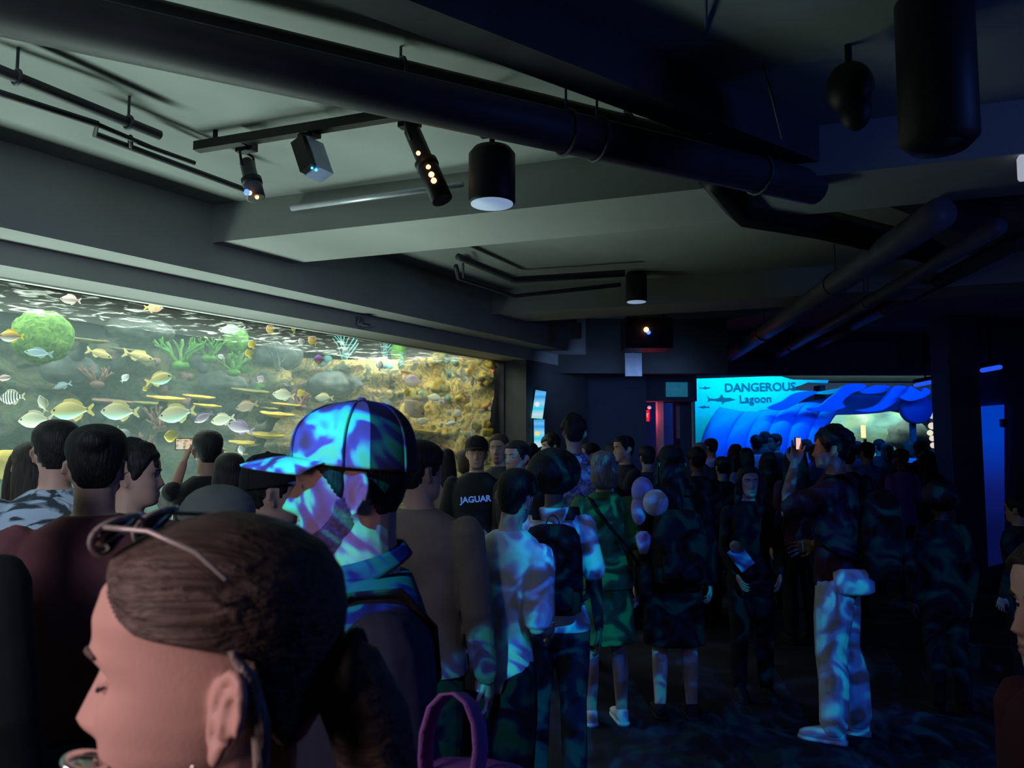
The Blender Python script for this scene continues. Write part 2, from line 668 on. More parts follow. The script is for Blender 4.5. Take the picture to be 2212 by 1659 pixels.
# black flat duct on the right that starts with a bend
dq = [UZ(1545, 385, 2.96), UZ(1600, 452, 2.96), UZ(1760, 480, 2.96), UZ(2010, 540, 2.96)]
e = empty('flat_duct', dq[0], 'black flat duct that kinks down beside the thick diagonal pipe', 'duct')
MB().tube(dq, [0.09, 0.10, 0.10, 0.10], 4).build('duct_body', M_black, e)
pipe('ceiling_pipe', [UZ(1990, 495, 2.85) + Vector((-0.06, -0.3, 0)), UZ(1560, 780, 2.85)], 0.085, M_pipe, 'wide grey pipe leading straight to the lagoon sign', (0.25, 0.6), group=None)
pipe('ceiling_conduit', [UZ(2110, 520, 2.85) + Vector((-0.06, -0.3, 0)), UZ(1640, 790, 2.85)], 0.05, M_pipe, 'slimmer grey conduit running beside the wide grey pipe', (0.3, 0.7))
pipe('side_conduit', [UZ(2200, 520, 3.0), UZ(1770, 740, 3.0)], 0.06, M_duct, 'dark conduit high beyond the two grey pipes', (0.5,))
pipe('short_conduit', [UZ(1830, 715, 2.95), UZ(1765, 745, 2.95)], 0.05, M_pipe, 'short grey pipe stub beyond the slim conduit', ())

# sprinkler lines over the first bay
pipe('sprinkler_line', [UZ(-60, 128, 3.08), UZ(345, 292, 3.08)], 0.022, M_duct, 'dark sprinkler line with square fittings under the first ceiling bay', (0.2, 0.8))
sl = [UZ(-60, 182, 3.05), UZ(210, 268, 3.05), UZ(205, 290, 3.05), UZ(535, 412, 3.05)]
e = empty('sprinkler_branch', sl[0], 'thin dark sprinkler branch that steps down and runs to the beam', 'pipe')
MB().tube(sl, 0.016, 8).build('pipe_body', M_duct, e)
MB().tube([UZ(208, 268, 3.05), UZ(330, 320, 3.09), UZ(420, 352, 3.10)], 0.012, 8).build('return_pipe', M_duct, e)
for px in (282,):
    MB().rod([UZ(px, 296, 3.08), UZ(px, 316, 3.05)], 0.012, 6).build('elbow', M_duct, e)
cq = [UZ(630, 450, 3.10), UZ(1000, 398, 3.10)]
tag(MB().tube(cq, 0.018, 8).build('beam_conduit', pm('galvanised', (0.62, 0.65, 0.72), 0.35, 0.3)), 'pale galvanised conduit along the first cross beam', 'conduit')
# loop of conduit in the second bay
lp = [UZ(985, 575, 3.1), UZ(990, 600, 3.05), UZ(1112, 640, 3.05), UZ(1340, 615, 3.05)]
e = empty('bay_conduit', lp[0], 'bent conduit loop under the second ceiling bay', 'conduit')
MB().tube(lp, 0.02, 8).build('pipe_body', M_duct, e)
MB().tube([UZ(990, 555, 3.1), UZ(1110, 605, 3.1), UZ(1350, 590, 3.1)], 0.03, 8).build('tray', M_duct, e)
MB().rod([UZ(1000, 570, 3.1), UZ(1001, 600, 3.05)], 0.01, 6).build('hanger_rod', M_duct, e)

# loose cables
def cable(pts, label, r=0.006):
    return tag(MB().tube(pts, r, 6).build('hanging_cable', M_pipe), label, 'cable')


cable([UZ(1525, -20, 3.16), U(1524, 150, 3.2), U(1522, 262, 3.3), U(1516, 292, 3.3), U(1535, 288, 3.3), U(1530, 262, 3.3)], 'hanging cable that ends in a loop over the thick pipe')
cable([U(1563, -20, 3.3), U(1566, 120, 3.3), U(1566, 250, 3.35)], 'thin straight cable hanging beside the looped cable', 0.004)
cable([U(1618, -10, 3.0), U(1640, 110, 3.05), U(1668, 210, 3.1), U(1690, 300, 3.2)], 'slack cable curving down beside the black cylinder')


# ------------------------------------------------------------------ fixtures
M_lens = pm('frosted_lamp_glass', (0.75, 0.82, 0.92), 0.4, emit=(0.45, 0.65, 1.0), estr=0.40)
M_orange = emit_mat('orange_glow', (1.0, 0.35, 0.12), 6.0)
M_bluelamp = emit_mat('blue_glow', (0.05, 0.12, 1.0), 4.0)


def can_light(px, py_top, py_bot, Y, w_px, label, group=None):
    r = w_px / 2 * Y / F_PX
    top, bot = U(px, py_top, Y), U(px, py_bot, Y)
    h = top.z - bot.z
    e = empty('can_light', (top.x, top.y, bot.z), label, 'lamp', 'cylinder downlights under the ceiling')
    MB().lathe([(r * 0.96, 0.0), (r, 0.01), (r, h * 0.86), (r * 0.8, h * 0.97), (r * 0.2, h), (0.02, h)], (top.x, top.y, bot.z), 28).build('housing', M_black, e)
    MB().lathe([(r * 0.90, -0.004), (r * 0.90, 0.004), (r * 0.7, 0.012)], (top.x, top.y, bot.z), 28).build('lens', M_lens, e)
    MB().tube([(top.x, top.y, top.z - 0.01), (top.x, top.y, ZC)], 0.012, 8).build('stem', M_black, e)
    MB().box((top.x, top.y, top.z + 0.07), (r * 1.1, 0.05, 0.035), (BD, BP, Vector((0, 0, 1)))).build('bracket', M_black, e)
    return e


can_light(1063, 318, 440, 3.25, 104, 'large black cylinder downlight with a pale lens hanging below the thick pipe')
can_light(1374, 585, 652, 6.9, 46, 'small black cylinder downlight hanging in the second ceiling bay')
can_light(1477, 705, 737, 10.2, 30, 'tiny black cylinder downlight beyond the dark projector box')
# big black drum at the top right
cb = U(2030, 330, 2.6)
e = empty('black_drum', (cb.x, cb.y, cb.z), 'wide black drum speaker hanging beside the black stepped fixture', 'speaker')
MB().lathe([(0.02, 0), (0.09, 0.012), (0.125, 0.045), (0.125, 0.62), (0.10, 0.66)], cb, 28).build('housing', M_black, e)
MB().tube([cb + Vector((0, 0, 0.6)), Vector((cb.x, cb.y, ZC))], 0.03, 10).build('stem', M_black, e)
cb = U(1835, 190, 2.9)
e = empty('black_fixture', cb, 'black stepped stage fixture hanging beside the black drum', 'fixture')
MB().ball(cb, (0.09, 0.09, 0.10)).ball(cb + Vector((0.02, 0, -0.09)), (0.06, 0.06, 0.08)).build('housing', M_black, e)
MB().tube([cb, Vector((cb.x, cb.y, ZC))], 0.014, 8).build('stem', M_black, e)

# track with spotlights
t0, t1 = UZ(425, 318, 3.13), UZ(985, 226, 3.13)
e = empty('light_track', t0, 'black lighting track along the first ceiling bay', 'track')
td = (t1 - t0).normalized()
MB().box((t0 + t1) / 2, ((t1 - t0).length, 0.05, 0.045), (td, Vector((-td.y, td.x, 0)), Vector((0, 0, 1)))).build('rail', M_black, e)
for k in (0.08, 0.92):
    c = t0.lerp(t1, k)
    MB().rod([c, Vector((c.x, c.y, ZC))], 0.012, 6).build('hanger_rod', M_black, e)
M_bluebox = pm('blue_lit_metal', (0.45, 0.55, 0.85), 0.4)  # blue light falling on the box is put into its colour
M_darkgrey = pm('dark_grey_metal', (0.07, 0.08, 0.09), 0.45)


def spot_head(px0, py0, px1, py1, Y0, Y1, r, label, mat, glows=(), box=False):
    A, B = U(px0, py0, Y0), U(px1, py1, Y1)
    d = (B - A)
    L = d.length
    d.normalize()
    e = empty('track_spotlight', A, label, 'spotlight', 'spotlights on the black track')
    side = d.cross(Vector((0, 0, 1)))
    side = side.normalized() if side.length > 0.05 else Vector((1, 0, 0))
    up = side.cross(d)
    top = Vector((A.x, A.y, 3.11))
    MB().box(top, (0.10, 0.045, 0.04), (td, Vector((-td.y, td.x, 0)), Vector((0, 0, 1)))).build('adapter', M_black, e)
    y = MB()
    for s in (-1, 1):
        y.tube([top + td * 0.035 * s, A + side * (r * 1.15 * s) + Vector((0, 0, 0.03)), A + d * (L * 0.25) + side * (r * 1.15 * s)], 0.007, 6)
    y.build('yoke', M_black, e)
    if box:
        MB().box(A + d * L / 2, (L, r * 2.0, r * 1.5), (d, side, up)).build('housing', mat, e)
        MB().box(A + d * L * 0.5 + side * (r * 1.35), (L * 0.95, r * 0.6, r * 1.3), (d, side, up)).build('driver_box', M_black, e)
    else:
        MB().lathe([(r * 0.55, 0.0), (r * 0.8, L * 0.08), (r * 0.8, L * 0.5), (r, L * 0.56), (r, L), (r * 0.85, L)], A, 20, d).build('barrel', mat, e)
        MB().lathe([(r * 1.1, 0), (r * 1.1, 0.03)], A + d * L * 0.5, 20, d).build('collar', M_black, e)
    for (fr, sd, gm, gr) in glows:
        MB().ball(A + d * L * fr + side * (r * sd) - Vector((0, 1, 0)) * (r * 1.0), gr, 8, 6).build('indicator_light', gm, e)
    return e


spot_head(532, 345, 553, 428, 3.72, 3.70, 0.045, 'dark track spotlight angled down with orange and blue glints at its tip', M_darkgrey,
          ((1.0, -0.7, M_orange, 0.010), (0.98, 0.5, M_orange, 0.011), (1.0, 1.0, M_bluelamp, 0.015)))
spot_head(668, 312, 690, 378, 3.55, 3.52, 0.055, 'blue-lit box-shaped track spotlight with a black driver beside it', M_bluebox,
          ((0.8, 0.2, emit_mat('cyan_glow', (0.05, 0.5, 1.0), 3.0), 0.006), (0.97, 0.0, MATS['cyan_glow'], 0.007), (0.97, 0.5, MATS['cyan_glow'], 0.006)), box=True)
spot_head(885, 270, 955, 432, 3.42, 3.34, 0.048, 'long black track spotlight glowing orange through its side slots', M_black,
          ((0.42, -0.8, M_orange, 0.008), (0.48, 0.9, M_orange, 0.010), (0.62, 0.0, M_orange, 0.011), (0.72, 0.05, M_orange, 0.013), (0.80, 0.1, M_orange, 0.013)))

# projector box in the distance
pb = U(1396, 724, 8.6)
e = empty('projector_box', pb, 'dark projector box with a tiny orange and blue lamp under the ceiling', 'projector')
MB().box(pb, (0.52, 0.40, 0.34)).build('housing', M_black, e)
MB().ball(U(1396, 712, 8.38), 0.028, 10, 8).build('orange_lamp', M_orange, e)
MB().ball(U(1401, 718, 8.38), 0.022, 10, 8).build('blue_lamp', M_bluelamp, e)
for s in (-0.2, 0.2):
    MB().tube([pb + Vector((s, 0, 0.15)), Vector((pb.x + s, pb.y, ZC))], 0.012, 6).build('hanger_rod', M_black, e)
pb = U(1243, 715, 8.3)
e = empty('ceiling_speaker', pb, 'small dark speaker hanging near the end of the aquarium header', 'speaker')
MB().box(pb, (0.12, 0.14, 0.16)).build('housing', M_darkgrey, e)
MB().tube([pb, Vector((pb.x, pb.y, ZC))], 0.012, 6).build('stem', M_black, e)
pb = U(1368, 788, 9.3)
tag(MB().box(pb, (0.20, 0.05, 0.28)).box(pb + Vector((0, 0, 0.36)), (0.02, 0.02, 0.5)).build('hanging_banner', pm('pale_panel', (0.40, 0.45, 0.55), 0.7)), 'pale upright panel hanging under the dark projector box', 'panel')
pb = U(2208, 362, 3.4)
tag(MB().lathe([(0.015, -0.06), (0.02, -0.05), (0.02, 0.04), (0.008, 0.06)], pb, 12).build('ceiling_lamp_tip', pm('white_plastic', (0.8, 0.82, 0.88), 0.4, emit=(0.8, 0.85, 1.0), estr=0.4)), 'white lamp tip high beyond the black drum', 'lamp')

# ------------------------------------------------------------------ exit sign corner
ex = U(1389, 898, 10.9)
e = empty('exit_sign', ex, 'glowing red exit sign with two emergency lamp heads on top', 'sign')
MB().box(ex, (0.17, 0.05, 0.155)).build('housing', emit_mat('exit_red', (1.0, 0.0, 0.015), 1.6), e)
text_obj('lettering', 'EXIT', emit_mat('exit_letters', (1.0, 0.25, 0.25), 2.0), 0.075, Matrix.Translation(ex + Vector((0, -0.03, 0))) @ Matrix.Rotation(PI / 2, 4, 'X'), e, 0.003)
for s in (-0.07, 0.09):
    MB().ball(ex + Vector((s, 0, 0.115)), (0.03, 0.03, 0.026), 10, 8).build('lamp_head', pm('pale_lamp', (0.6, 0.7, 0.7), 0.4, emit=(0.5, 0.7, 0.7), estr=0.3), e)
MB().tube([ex + Vector((0, 0, 0.07)), Vector((ex.x, ex.y, 2.30))], 0.012, 8).build('stem', M_black, e)
l = bpy.data.lights.new('exit_sign_glow', 'POINT')
l.energy, l.color, l.shadow_soft_size = 2.2, (1, 0.10, 0.16), 0.06
o = bpy.data.objects.new('exit_sign_glow', l)
o.location = ex + Vector((0.05, -0.14, 0.0))
COL.objects.link(o)
pj = U(1419, 915, 10.85)
struct(MB().box((pj.x + 0.04, pj.y, 1.15), (0.085, 0.12, 2.3)).build('trim_11', pm('pale_jamb', (0.75, 0.70, 0.74), 0.6)))
struct(MB().box(U(1476, 900, 11.0), (0.20, 0.06, 0.62)).build('trim_12', pm('pale_post', (0.35, 0.42, 0.5), 0.7)))
pb = U(1460, 842, 10.7)
tag(MB().box(pb, (0.30, 0.12, 0.20)).build('wall_box', pm('cyan_lit_box', (0.2, 0.7, 0.85), 0.5, emit=(0.02, 0.3, 0.45), estr=0.25)), 'teal lit wall box above the pale post by the exit sign', 'box')  # cyan light on the box put into its colour and a glow

# star-shaped mural on the back wall
ms = U(1205, 905, 10.47)
pts = []
for (dx, dy) in ((-34, -40), (-18, -18), (8, -22), (30, -30), (40, -8), (60, 10), (44, 30), (20, 40), (0, 26), (-26, 44), (-24, 18), (-48, 8), (-26, -2)):
    pts.append(U(1205 + dx, 905 + dy, 10.49))
tag(MB().prism(pts, (0, 0.015, 0)).build('wall_star', pm('mural_grey', (0.50, 0.56, 0.66), 0.8)), 'pale star-shaped cut-out on the navy back wall', 'wall decal')
tag(MB().lathe([(0.045, 0), (0.045, 0.015)], U(1209, 887, 10.48), 16, (0, 1, 0)).build('wall_dot', MATS['mural_grey']), 'small pale disc above the star-shaped wall cut-out', 'wall decal')


# ------------------------------------------------------------------ two lit info screens
def info_screen(corners, Y, label, dot):
    m = 'screen_picture_' + dot
    if m not in MATS:
        mt = bpy.data.materials.new(m)
        mt.use_nodes = True
        nt = mt.node_tree
        b_ = nt.nodes['Principled BSDF']
        tc = nt.nodes.new('ShaderNodeTexCoord')
        sp = nt.nodes.new('ShaderNodeSeparateXYZ')
        rp = nt.nodes.new('ShaderNodeValToRGB')
        el = rp.color_ramp.elements
        st = [(0.0, (0.30, 0.70, 0.62)), (0.16, (0.55, 0.75, 0.85)), (0.34, (0.02, 0.62, 0.85)), (0.55, (0.30, 0.70, 0.95)), (0.75, (0.03, 0.33, 0.80)), (0.86, (0.15, 0.50, 0.95)), (1.0, (0.02, 0.35, 0.70))]
        while len(el) < len(st):
            el.new(0.5)
        for k, (p_, c_) in enumerate(st):
            el[k].position, el[k].color = p_, (*c_, 1)
        nt.links.new(tc.outputs['Generated'], sp.inputs[0])
        nt.links.new(sp.outputs['Z'], rp.inputs['Fac'])
        nt.links.new(rp.outputs['Color'], b_.inputs['Emission Color'])
        b_.inputs['Emission Strength'].default_value = 0.95
        b_.inputs['Base Color'].default_value = (0.02, 0.02, 0.02, 1)
        MATS[m] = mt
    P_ = [U(x, y, Y) for x, y in corners]
    e = empty('info_screen', P_[3], label, 'screen')
    c = sum(P_, Vector()) / 4
    back = [c + (p - c) * 1.05 + Vector((0, 0.03, 0)) for p in P_]
    MB().prism(back, (0, 0.04, 0)).build('housing', M_black, e)
    MB().prism(P_, (0, 0.025, 0)).build('display', MATS[m], e)
    q = P_[0].lerp(P_[1], 0.33).lerp(P_[3].lerp(P_[2], 0.33), 0.5) + Vector((0, -0.004, 0))
    MB().lathe([(0.028, 0), (0.028, 0.006)], q, 14, (0, 1, 0)).build('picture_fish', emit_mat('pic_' + dot, (1.0, 0.75, 0.25) if dot == 'yellow' else (0.9, 0.85, 0.9), 0.9), e)
    return e


info_screen([(1157, 842), (1180, 846), (1172, 905), (1148, 903)], 8.9, 'upper tilted light-blue info screen with a pale fish picture', 'white')
info_screen([(1153, 906), (1176, 906), (1176, 962), (1154, 970)], 8.9, 'lower light-blue info screen with a yellow fish picture', 'yellow')
# ------------------------------------------------------------------ the aquarium
rnd = random.Random(7)
M_sand = ramp_mat('tank_sand', [(0.35, (0.45, 0.46, 0.40)), (0.65, (0.70, 0.70, 0.60))], 6, 4, 0.95, bump=0.3)


def reef_material():
    m = bpy.data.materials.new('reef_rock')
    m.use_nodes = True
    nt = m.node_tree
    b_ = nt.nodes['Principled BSDF']
    b_.inputs['Roughness'].default_value = 0.95
    b_.inputs['Specular IOR Level'].default_value = 0.1
    tc = nt.nodes.new('ShaderNodeTexCoord')

    def nz(scale, det, loc):
        mp = nt.nodes.new('ShaderNodeMapping')
        mp.inputs['Location'].default_value = loc
        n_ = nt.nodes.new('ShaderNodeTexNoise')
        n_.inputs['Scale'].default_value = scale
        n_.inputs['Detail'].default_value = det
        n_.inputs['Distortion'].default_value = 0.8
        nt.links.new(tc.outputs['Object'], mp.inputs['Vector'])
        nt.links.new(mp.outputs['Vector'], n_.inputs['Vector'])
        return n_

    def rp(src, stops):
        r_ = nt.nodes.new('ShaderNodeValToRGB')
        el = r_.color_ramp.elements
        while len(el) < len(stops):
            el.new(0.5)
        for k, (p_, c_) in enumerate(stops):
            el[k].position, el[k].color = p_, (*c_, 1)
        nt.links.new(src, r_.inputs['Fac'])
        return r_
    a = nz(2.2, 5, (0, 0, 0))
    r1 = rp(a.outputs['Fac'], [(0.30, (0.035, 0.055, 0.065)), (0.42, (0.09, 0.115, 0.105)), (0.50, (0.055, 0.12, 0.05)), (0.58, (0.15, 0.125, 0.075)), (0.70, (0.12, 0.15, 0.16))])
    c = nz(9, 4, (4, 2, 1))
    r2 = rp(c.outputs['Fac'], [(0.34, (0.025, 0.045, 0.055)), (0.47, (0.09, 0.13, 0.08)), (0.55, (0.20, 0.18, 0.09)), (0.62, (0.06, 0.10, 0.12)), (0.74, (0.28, 0.32, 0.28))])
    mx = nt.nodes.new('ShaderNodeMix')
    mx.data_type = 'RGBA'
    mx.inputs['Factor'].default_value = 0.55
    nt.links.new(r1.outputs['Color'], mx.inputs['A'])
    nt.links.new(r2.outputs['Color'], mx.inputs['B'])
    # yellow encrusting coral towards the far end of the tank
    sp = nt.nodes.new('ShaderNodeSeparateXYZ')
    nt.links.new(tc.outputs['Object'], sp.inputs[0])
    mr = nt.nodes.new('ShaderNodeMapRange')
    mr.inputs['From Min'].default_value = 3.0
    mr.inputs['From Max'].default_value = 5.6
    nt.links.new(sp.outputs['X'], mr.inputs['Value'])
    d = nz(7, 3, (9, 1, 5))
    r3 = rp(d.outputs['Fac'], [(0.36, (0.07, 0.09, 0.09)), (0.44, (0.30, 0.30, 0.17)), (0.52, (0.85, 0.66, 0.16)), (0.58, (0.18, 0.19, 0.14)), (0.66, (0.85, 0.48, 0.16)), (0.74, (0.50, 0.60, 0.48))])
    m2 = nt.nodes.new('ShaderNodeMix')
    m2.data_type = 'RGBA'
    nt.links.new(mr.outputs['Result'], m2.inputs['Factor'])
    nt.links.new(mx.outputs['Result'], m2.inputs['A'])
    nt.links.new(r3.outputs['Color'], m2.inputs['B'])
    nt.links.new(m2.outputs['Result'], b_.inputs['Base Color'])
    bp = nt.nodes.new('ShaderNodeBump')
    bp.inputs['Strength'].default_value = 0.5
    bp.inputs['Distance'].default_value = 0.05
    nt.links.new(c.outputs['Fac'], bp.inputs['Height'])
    nt.links.new(bp.outputs['Normal'], b_.inputs['Normal'])
    return m


M_reef = reef_material()


def reef_obj(name, grid_fn, nu, nv, label):
    """surface in tank coordinates (s, q, z) so that the rock colours follow the wall"""
    vs, fs = [], []
    for j in range(nv + 1):
        for i in range(nu + 1):
            vs.append(grid_fn(i / nu, j / nv))
    for j in range(nv):
        for i in range(nu):
            a = j * (nu + 1) + i
            fs.append((a, a + 1, a + nu + 2, a + nu + 1))
    mb_ = MB().add(vs, fs, True)
    o = mb_.build(name, M_reef)
    o.matrix_world = Matrix(((TS.x, TN.x, 0, G0.x), (TS.y, TN.y, 0, G0.y), (0, 0, 1, 0), (0, 0, 0, 1)))
    tag(o, label, 'reef')
    return o


def fbm(p, o=4):
    return mnoise.fractal(p, 0.9, 2.1, o)


def reef_back(u, v):
    s = -4.3 + 9.9 * u
    z = 0.30 + 2.38 * v
    p = Vector((s * 1.1, 3.0, z * 1.6))
    lump = mnoise.voronoi(Vector((s * 1.7, 0.0, z * 2.4)))[0][0]
    q = 2.25 - 0.55 * fbm(p) - 0.55 * (0.5 - lump) - 0.16 * fbm(p * 3.3, 3) - 0.55 * max(0, 1 - v * 1.7)
    if s > 3.6:
        q -= (s - 3.6) * 0.55
    return Vector((s, max(0.45, q), z + 0.10 * mnoise.noise(p * 2.2)))


reef_obj('reef_wall', reef_back, 200, 70, 'lumpy grey-green rock wall along the back of the aquarium')


def reef_end(u, v):
    q = 0.06 + 1.7 * u
    z = 0.30 + 2.38 * v
    p = Vector((7.0, q * 1.8, z * 1.8))
    s = 5.36 - 0.10 * (1 + fbm(p)) - 0.10 * fbm(p * 3.0, 3) * 0.6 - 0.28 * u
    return Vector((min(5.37, s), q, z))


reef_obj('reef_end_wall', reef_end, 40, 50, 'yellow and orange encrusted rock at the end of the aquarium window')
struct(tank_box(S0 - 0.3, S1 + 0.3, 0.1, 3.2, 0.18, 0.30).build('tank_floor', M_sand))
struct(tank_box(S0 - 0.3, S1 + 0.5, 3.2, 3.35, 0.0, ZC).build('tank_back_wall', M_wall))
struct(tank_box(S1 + 0.02, S1 + 0.3, 0.3, 3.3, 0.0, ZC).build('tank_end_wall', M_wall))
struct(tank_box(S0 - 0.4, S0 - 0.2, -0.3, 3.3, 0.0, ZC).build('tank_near_wall', M_wall))
# the window: acrylic pane in a slim frame
w = struct(MB().build('window_1', None)) if False else bpy.data.objects.new('window_1', None)
w.location = T(0, 0, 0)
COL.objects.link(w)
WM[w.name] = Matrix.Translation(T(0, 0, 0))
struct(w)
tank_box(S0, S1, 0.0, 0.06, 0.62, ZW).build('pane', glass_mat('acrylic', (0.97, 1.0, 0.985), 0.03), w)
tank_box(S1 - 0.02, S1 + 0.06, -0.03, 0.10, 0.62, ZW).build('window_frame', M_wall, w)


# water surface seen from below
def water_mat():
    m = bpy.data.materials.new('water_surface')
    m.use_nodes = True
    nt = m.node_tree
    nt.nodes.remove(nt.nodes['Principled BSDF'])
    tc = nt.nodes.new('ShaderNodeTexCoord')
    n_ = nt.nodes.new('ShaderNodeTexNoise')
    n_.inputs['Scale'].default_value = 6.5
    n_.inputs['Detail'].default_value = 3
    n_.inputs['Distortion'].default_value = 1.2
    rp = nt.nodes.new('ShaderNodeValToRGB')
    rp.color_ramp.elements[0].position, rp.color_ramp.elements[1].position = 0.53, 0.70
    rp.color_ramp.elements[0].color = (0.03, 0.03, 0.03, 1)
    rp.color_ramp.elements[1].color = (0.55, 0.55, 0.55, 1)
    tr = nt.nodes.new('ShaderNodeBsdfTransparent')
    tl = nt.nodes.new('ShaderNodeBsdfTranslucent')
    tl.inputs['Color'].default_value = (0.85, 0.93, 0.85, 1)
    mx = nt.nodes.new('ShaderNodeMixShader')
    nt.links.new(tc.outputs['Object'], n_.inputs['Vector'])
    nt.links.new(n_.outputs['Fac'], rp.inputs['Fac'])
    nt.links.new(rp.outputs['Color'], mx.inputs['Fac'])
    nt.links.new(tr.outputs[0], mx.inputs[1])
    nt.links.new(tl.outputs[0], mx.inputs[2])
    nt.links.new(mx.outputs[0], nt.nodes['Material Output'].inputs['Surface'])
    return m


rows = []
for j in range(13):
    rows.append([T(S0 + (S1 - S0) * i / 90, 0.08 + 1.1 * j / 12, 2.608 + 0.012 * mnoise.noise(Vector((i * 0.55, j * 0.9, 0)))) for i in range(91)])
tag(MB().sheet(rows).build('water_surface', water_mat()), 'bright rippled water surface at the top of the aquarium', 'water')

# ------------------------------------------------------------------ corals
CORAL = {
    'yellow': ramp_mat('coral_yellow', [(0.3, (0.36, 0.28, 0.05)), (0.7, (0.70, 0.56, 0.12))], 9, 4, 0.9, bump=0.3),
    'olive': ramp_mat('coral_olive', [(0.3, (0.14, 0.15, 0.06)), (0.7, (0.30, 0.29, 0.12))], 9, 4, 0.9, bump=0.3),
    'green': ramp_mat('coral_green', [(0.3, (0.05, 0.16, 0.04)), (0.7, (0.12, 0.32, 0.07))], 12, 4, 0.9, bump=0.5),
    'rose': ramp_mat('coral_rose', [(0.3, (0.20, 0.12, 0.11)), (0.7, (0.34, 0.23, 0.19))], 10, 4, 0.9, bump=0.3),
    'teal': ramp_mat('coral_teal', [(0.3, (0.05, 0.20, 0.22)), (0.7, (0.12, 0.36, 0.36))], 10, 4, 0.9, bump=0.3),
    'grey': ramp_mat('coral_grey', [(0.3, (0.06, 0.09, 0.10)), (0.7, (0.16, 0.19, 0.18))], 10, 4, 0.9, bump=0.3),
    'orange': ramp_mat('coral_orange', [(0.3, (0.60, 0.24, 0.10)), (0.7, (0.85, 0.42, 0.15))], 10, 4, 0.9, bump=0.3),
    'brain': ramp_mat('coral_brain', [(0.35, (0.06, 0.18, 0.04)), (0.65, (0.20, 0.36, 0.09))], 16, 4, 0.9, 1.5, 0.5),
}


def px_len(px, Y):
    return px * Y / F_PX


def plate_coral(px, py, wpx, q, colr, label, group=None, tilt=0.12):
    c = tank_px(px, py, q)
    r = px_len(wpx, c.y) / 2
    e = empty('plate_coral', c, label, 'coral', group)
    sd = rnd.random() * 20
    rings, n = 5, 30
    m = MB()
    vs, fs = [], []
    for side in (1, -1):
        base = len(vs)
        for j in range(rings + 1):
            for k in range(n):
                a = 2 * PI * k / n
                rr = r * j / rings * (1 + 0.18 * mnoise.noise(Vector((math.cos(a) * 1.5 + sd, math.sin(a) * 1.5, 0))))
                h = r * 0.16 * (j / rings) ** 2 + side * r * 0.05 * (1 - 0.6 * j / rings) + 0.03 * r * mnoise.noise(Vector((a * 2, j, sd)))
                vs.append(c + TS * (rr * math.cos(a)) + TN * (rr * 0.75 * math.sin(a)) + Vector((0, 0, h + tilt * rr * math.sin(a))))
        for j in range(rings):
            for k in range(n):
                k2 = (k + 1) % n
                q4 = (base + j * n + k, base + j * n + k2, base + (j + 1) * n + k2, base + (j + 1) * n + k)
                fs.append(q4 if side > 0 else q4[::-1])
    L = (rings + 1) * n
    for k in range(n):
        k2 = (k + 1) % n
        fs.append((rings * n + k, rings * n + k2, L + rings * n + k2, L + rings * n + k))
    m.add(vs, fs, True).build('plate', CORAL[colr], e)
    MB().tube([c + TN * 0.05, c + TN * (r * 0.6) + Vector((0, 0, -r * 0.5)), c + TN * (r * 1.4) + Vector((0, 0, -r * 0.8))], [r * 0.20, r * 0.26, r * 0.4], 8).build('stalk', CORAL['grey'], e)
    return e


def branch_coral(px, py, hpx, q, colr, label, group=None, n=7):
    c = tank_px(px, py, q)
    h = px_len(hpx, c.y)
    m = MB()
    m.ball(c, (h * 0.25, h * 0.22, h * 0.14), 10, 8)

    def grow(p, d, L, r, lvl):
        p2 = p + d * L
        m.rod([p, p.lerp(p2, 0.5) + Vector((rnd.uniform(-1, 1), rnd.uniform(-1, 1), 0)) * L * 0.08, p2], [r, r * 0.85, r * 0.7], 6)
        if lvl > 0:
            for _ in range(2 + (rnd.random() < 0.4)):
                d2 = (d + Vector((rnd.uniform(-1, 1), rnd.uniform(-0.8, 0.8), rnd.uniform(-0.2, 0.9))) * 0.75).normalized()
                grow(p2, d2, L * rnd.uniform(0.5, 0.75), r * 0.75, lvl - 1)
    for k in range(n):
        a = 2 * PI * k / n + rnd.random()
        d = Vector((math.cos(a) * 0.8, math.sin(a) * 0.6, rnd.uniform(0.5, 1.1))).normalized()
        grow(c, d, h * rnd.uniform(0.3, 0.45), h * 0.06, 2)
    return tag(m.build('branching_coral', CORAL[colr]), label, 'coral', group)


def dome_coral(px, py, wpx, hpx, q, colr, label, group=None, name='brain_coral'):
    c = tank_px(px, py, q)
    rw, rh = px_len(wpx, c.y) / 2, px_len(hpx, c.y) / 2
    m = MB().ball(c, 1.0, 36, 24)
    for k, p in enumerate(m.v):
        d = p - c
        g = 1 + 0.10 * mnoise.noise(d * 2.3 + c) + 0.035 * mnoise.noise(d * 9 + c)
        m.v[k] = c + TS * (d.x * rw * g) + TN * (d.y * rw * 0.8 * g) + Vector((0, 0, d.z * rh * g))
    return tag(m.build(name, CORAL[colr]), label, 'coral', group)


def fan_coral(px, py, hpx, q, colr, label, group=None):
    c = tank_px(px, py, q)
    h = px_len(hpx, c.y)
    m = MB()
    for k in range(9):
        a = R(-50 + 100 * k / 8)
        pts = []
        for j in range(6):
            t = j / 5
            pts.append(c + TS * (math.sin(a * t) * h * t * 0.8) + Vector((0, 0, h * t * math.cos(a * 0.8))) + TN * (0.03 * math.sin(k + j)))
        m.rod(pts, [h * 0.035 * (1 - 0.5 * j / 5) for j in range(6)], 6)
    return tag(m.build('sea_fan', CORAL[colr]), label, 'coral', group)


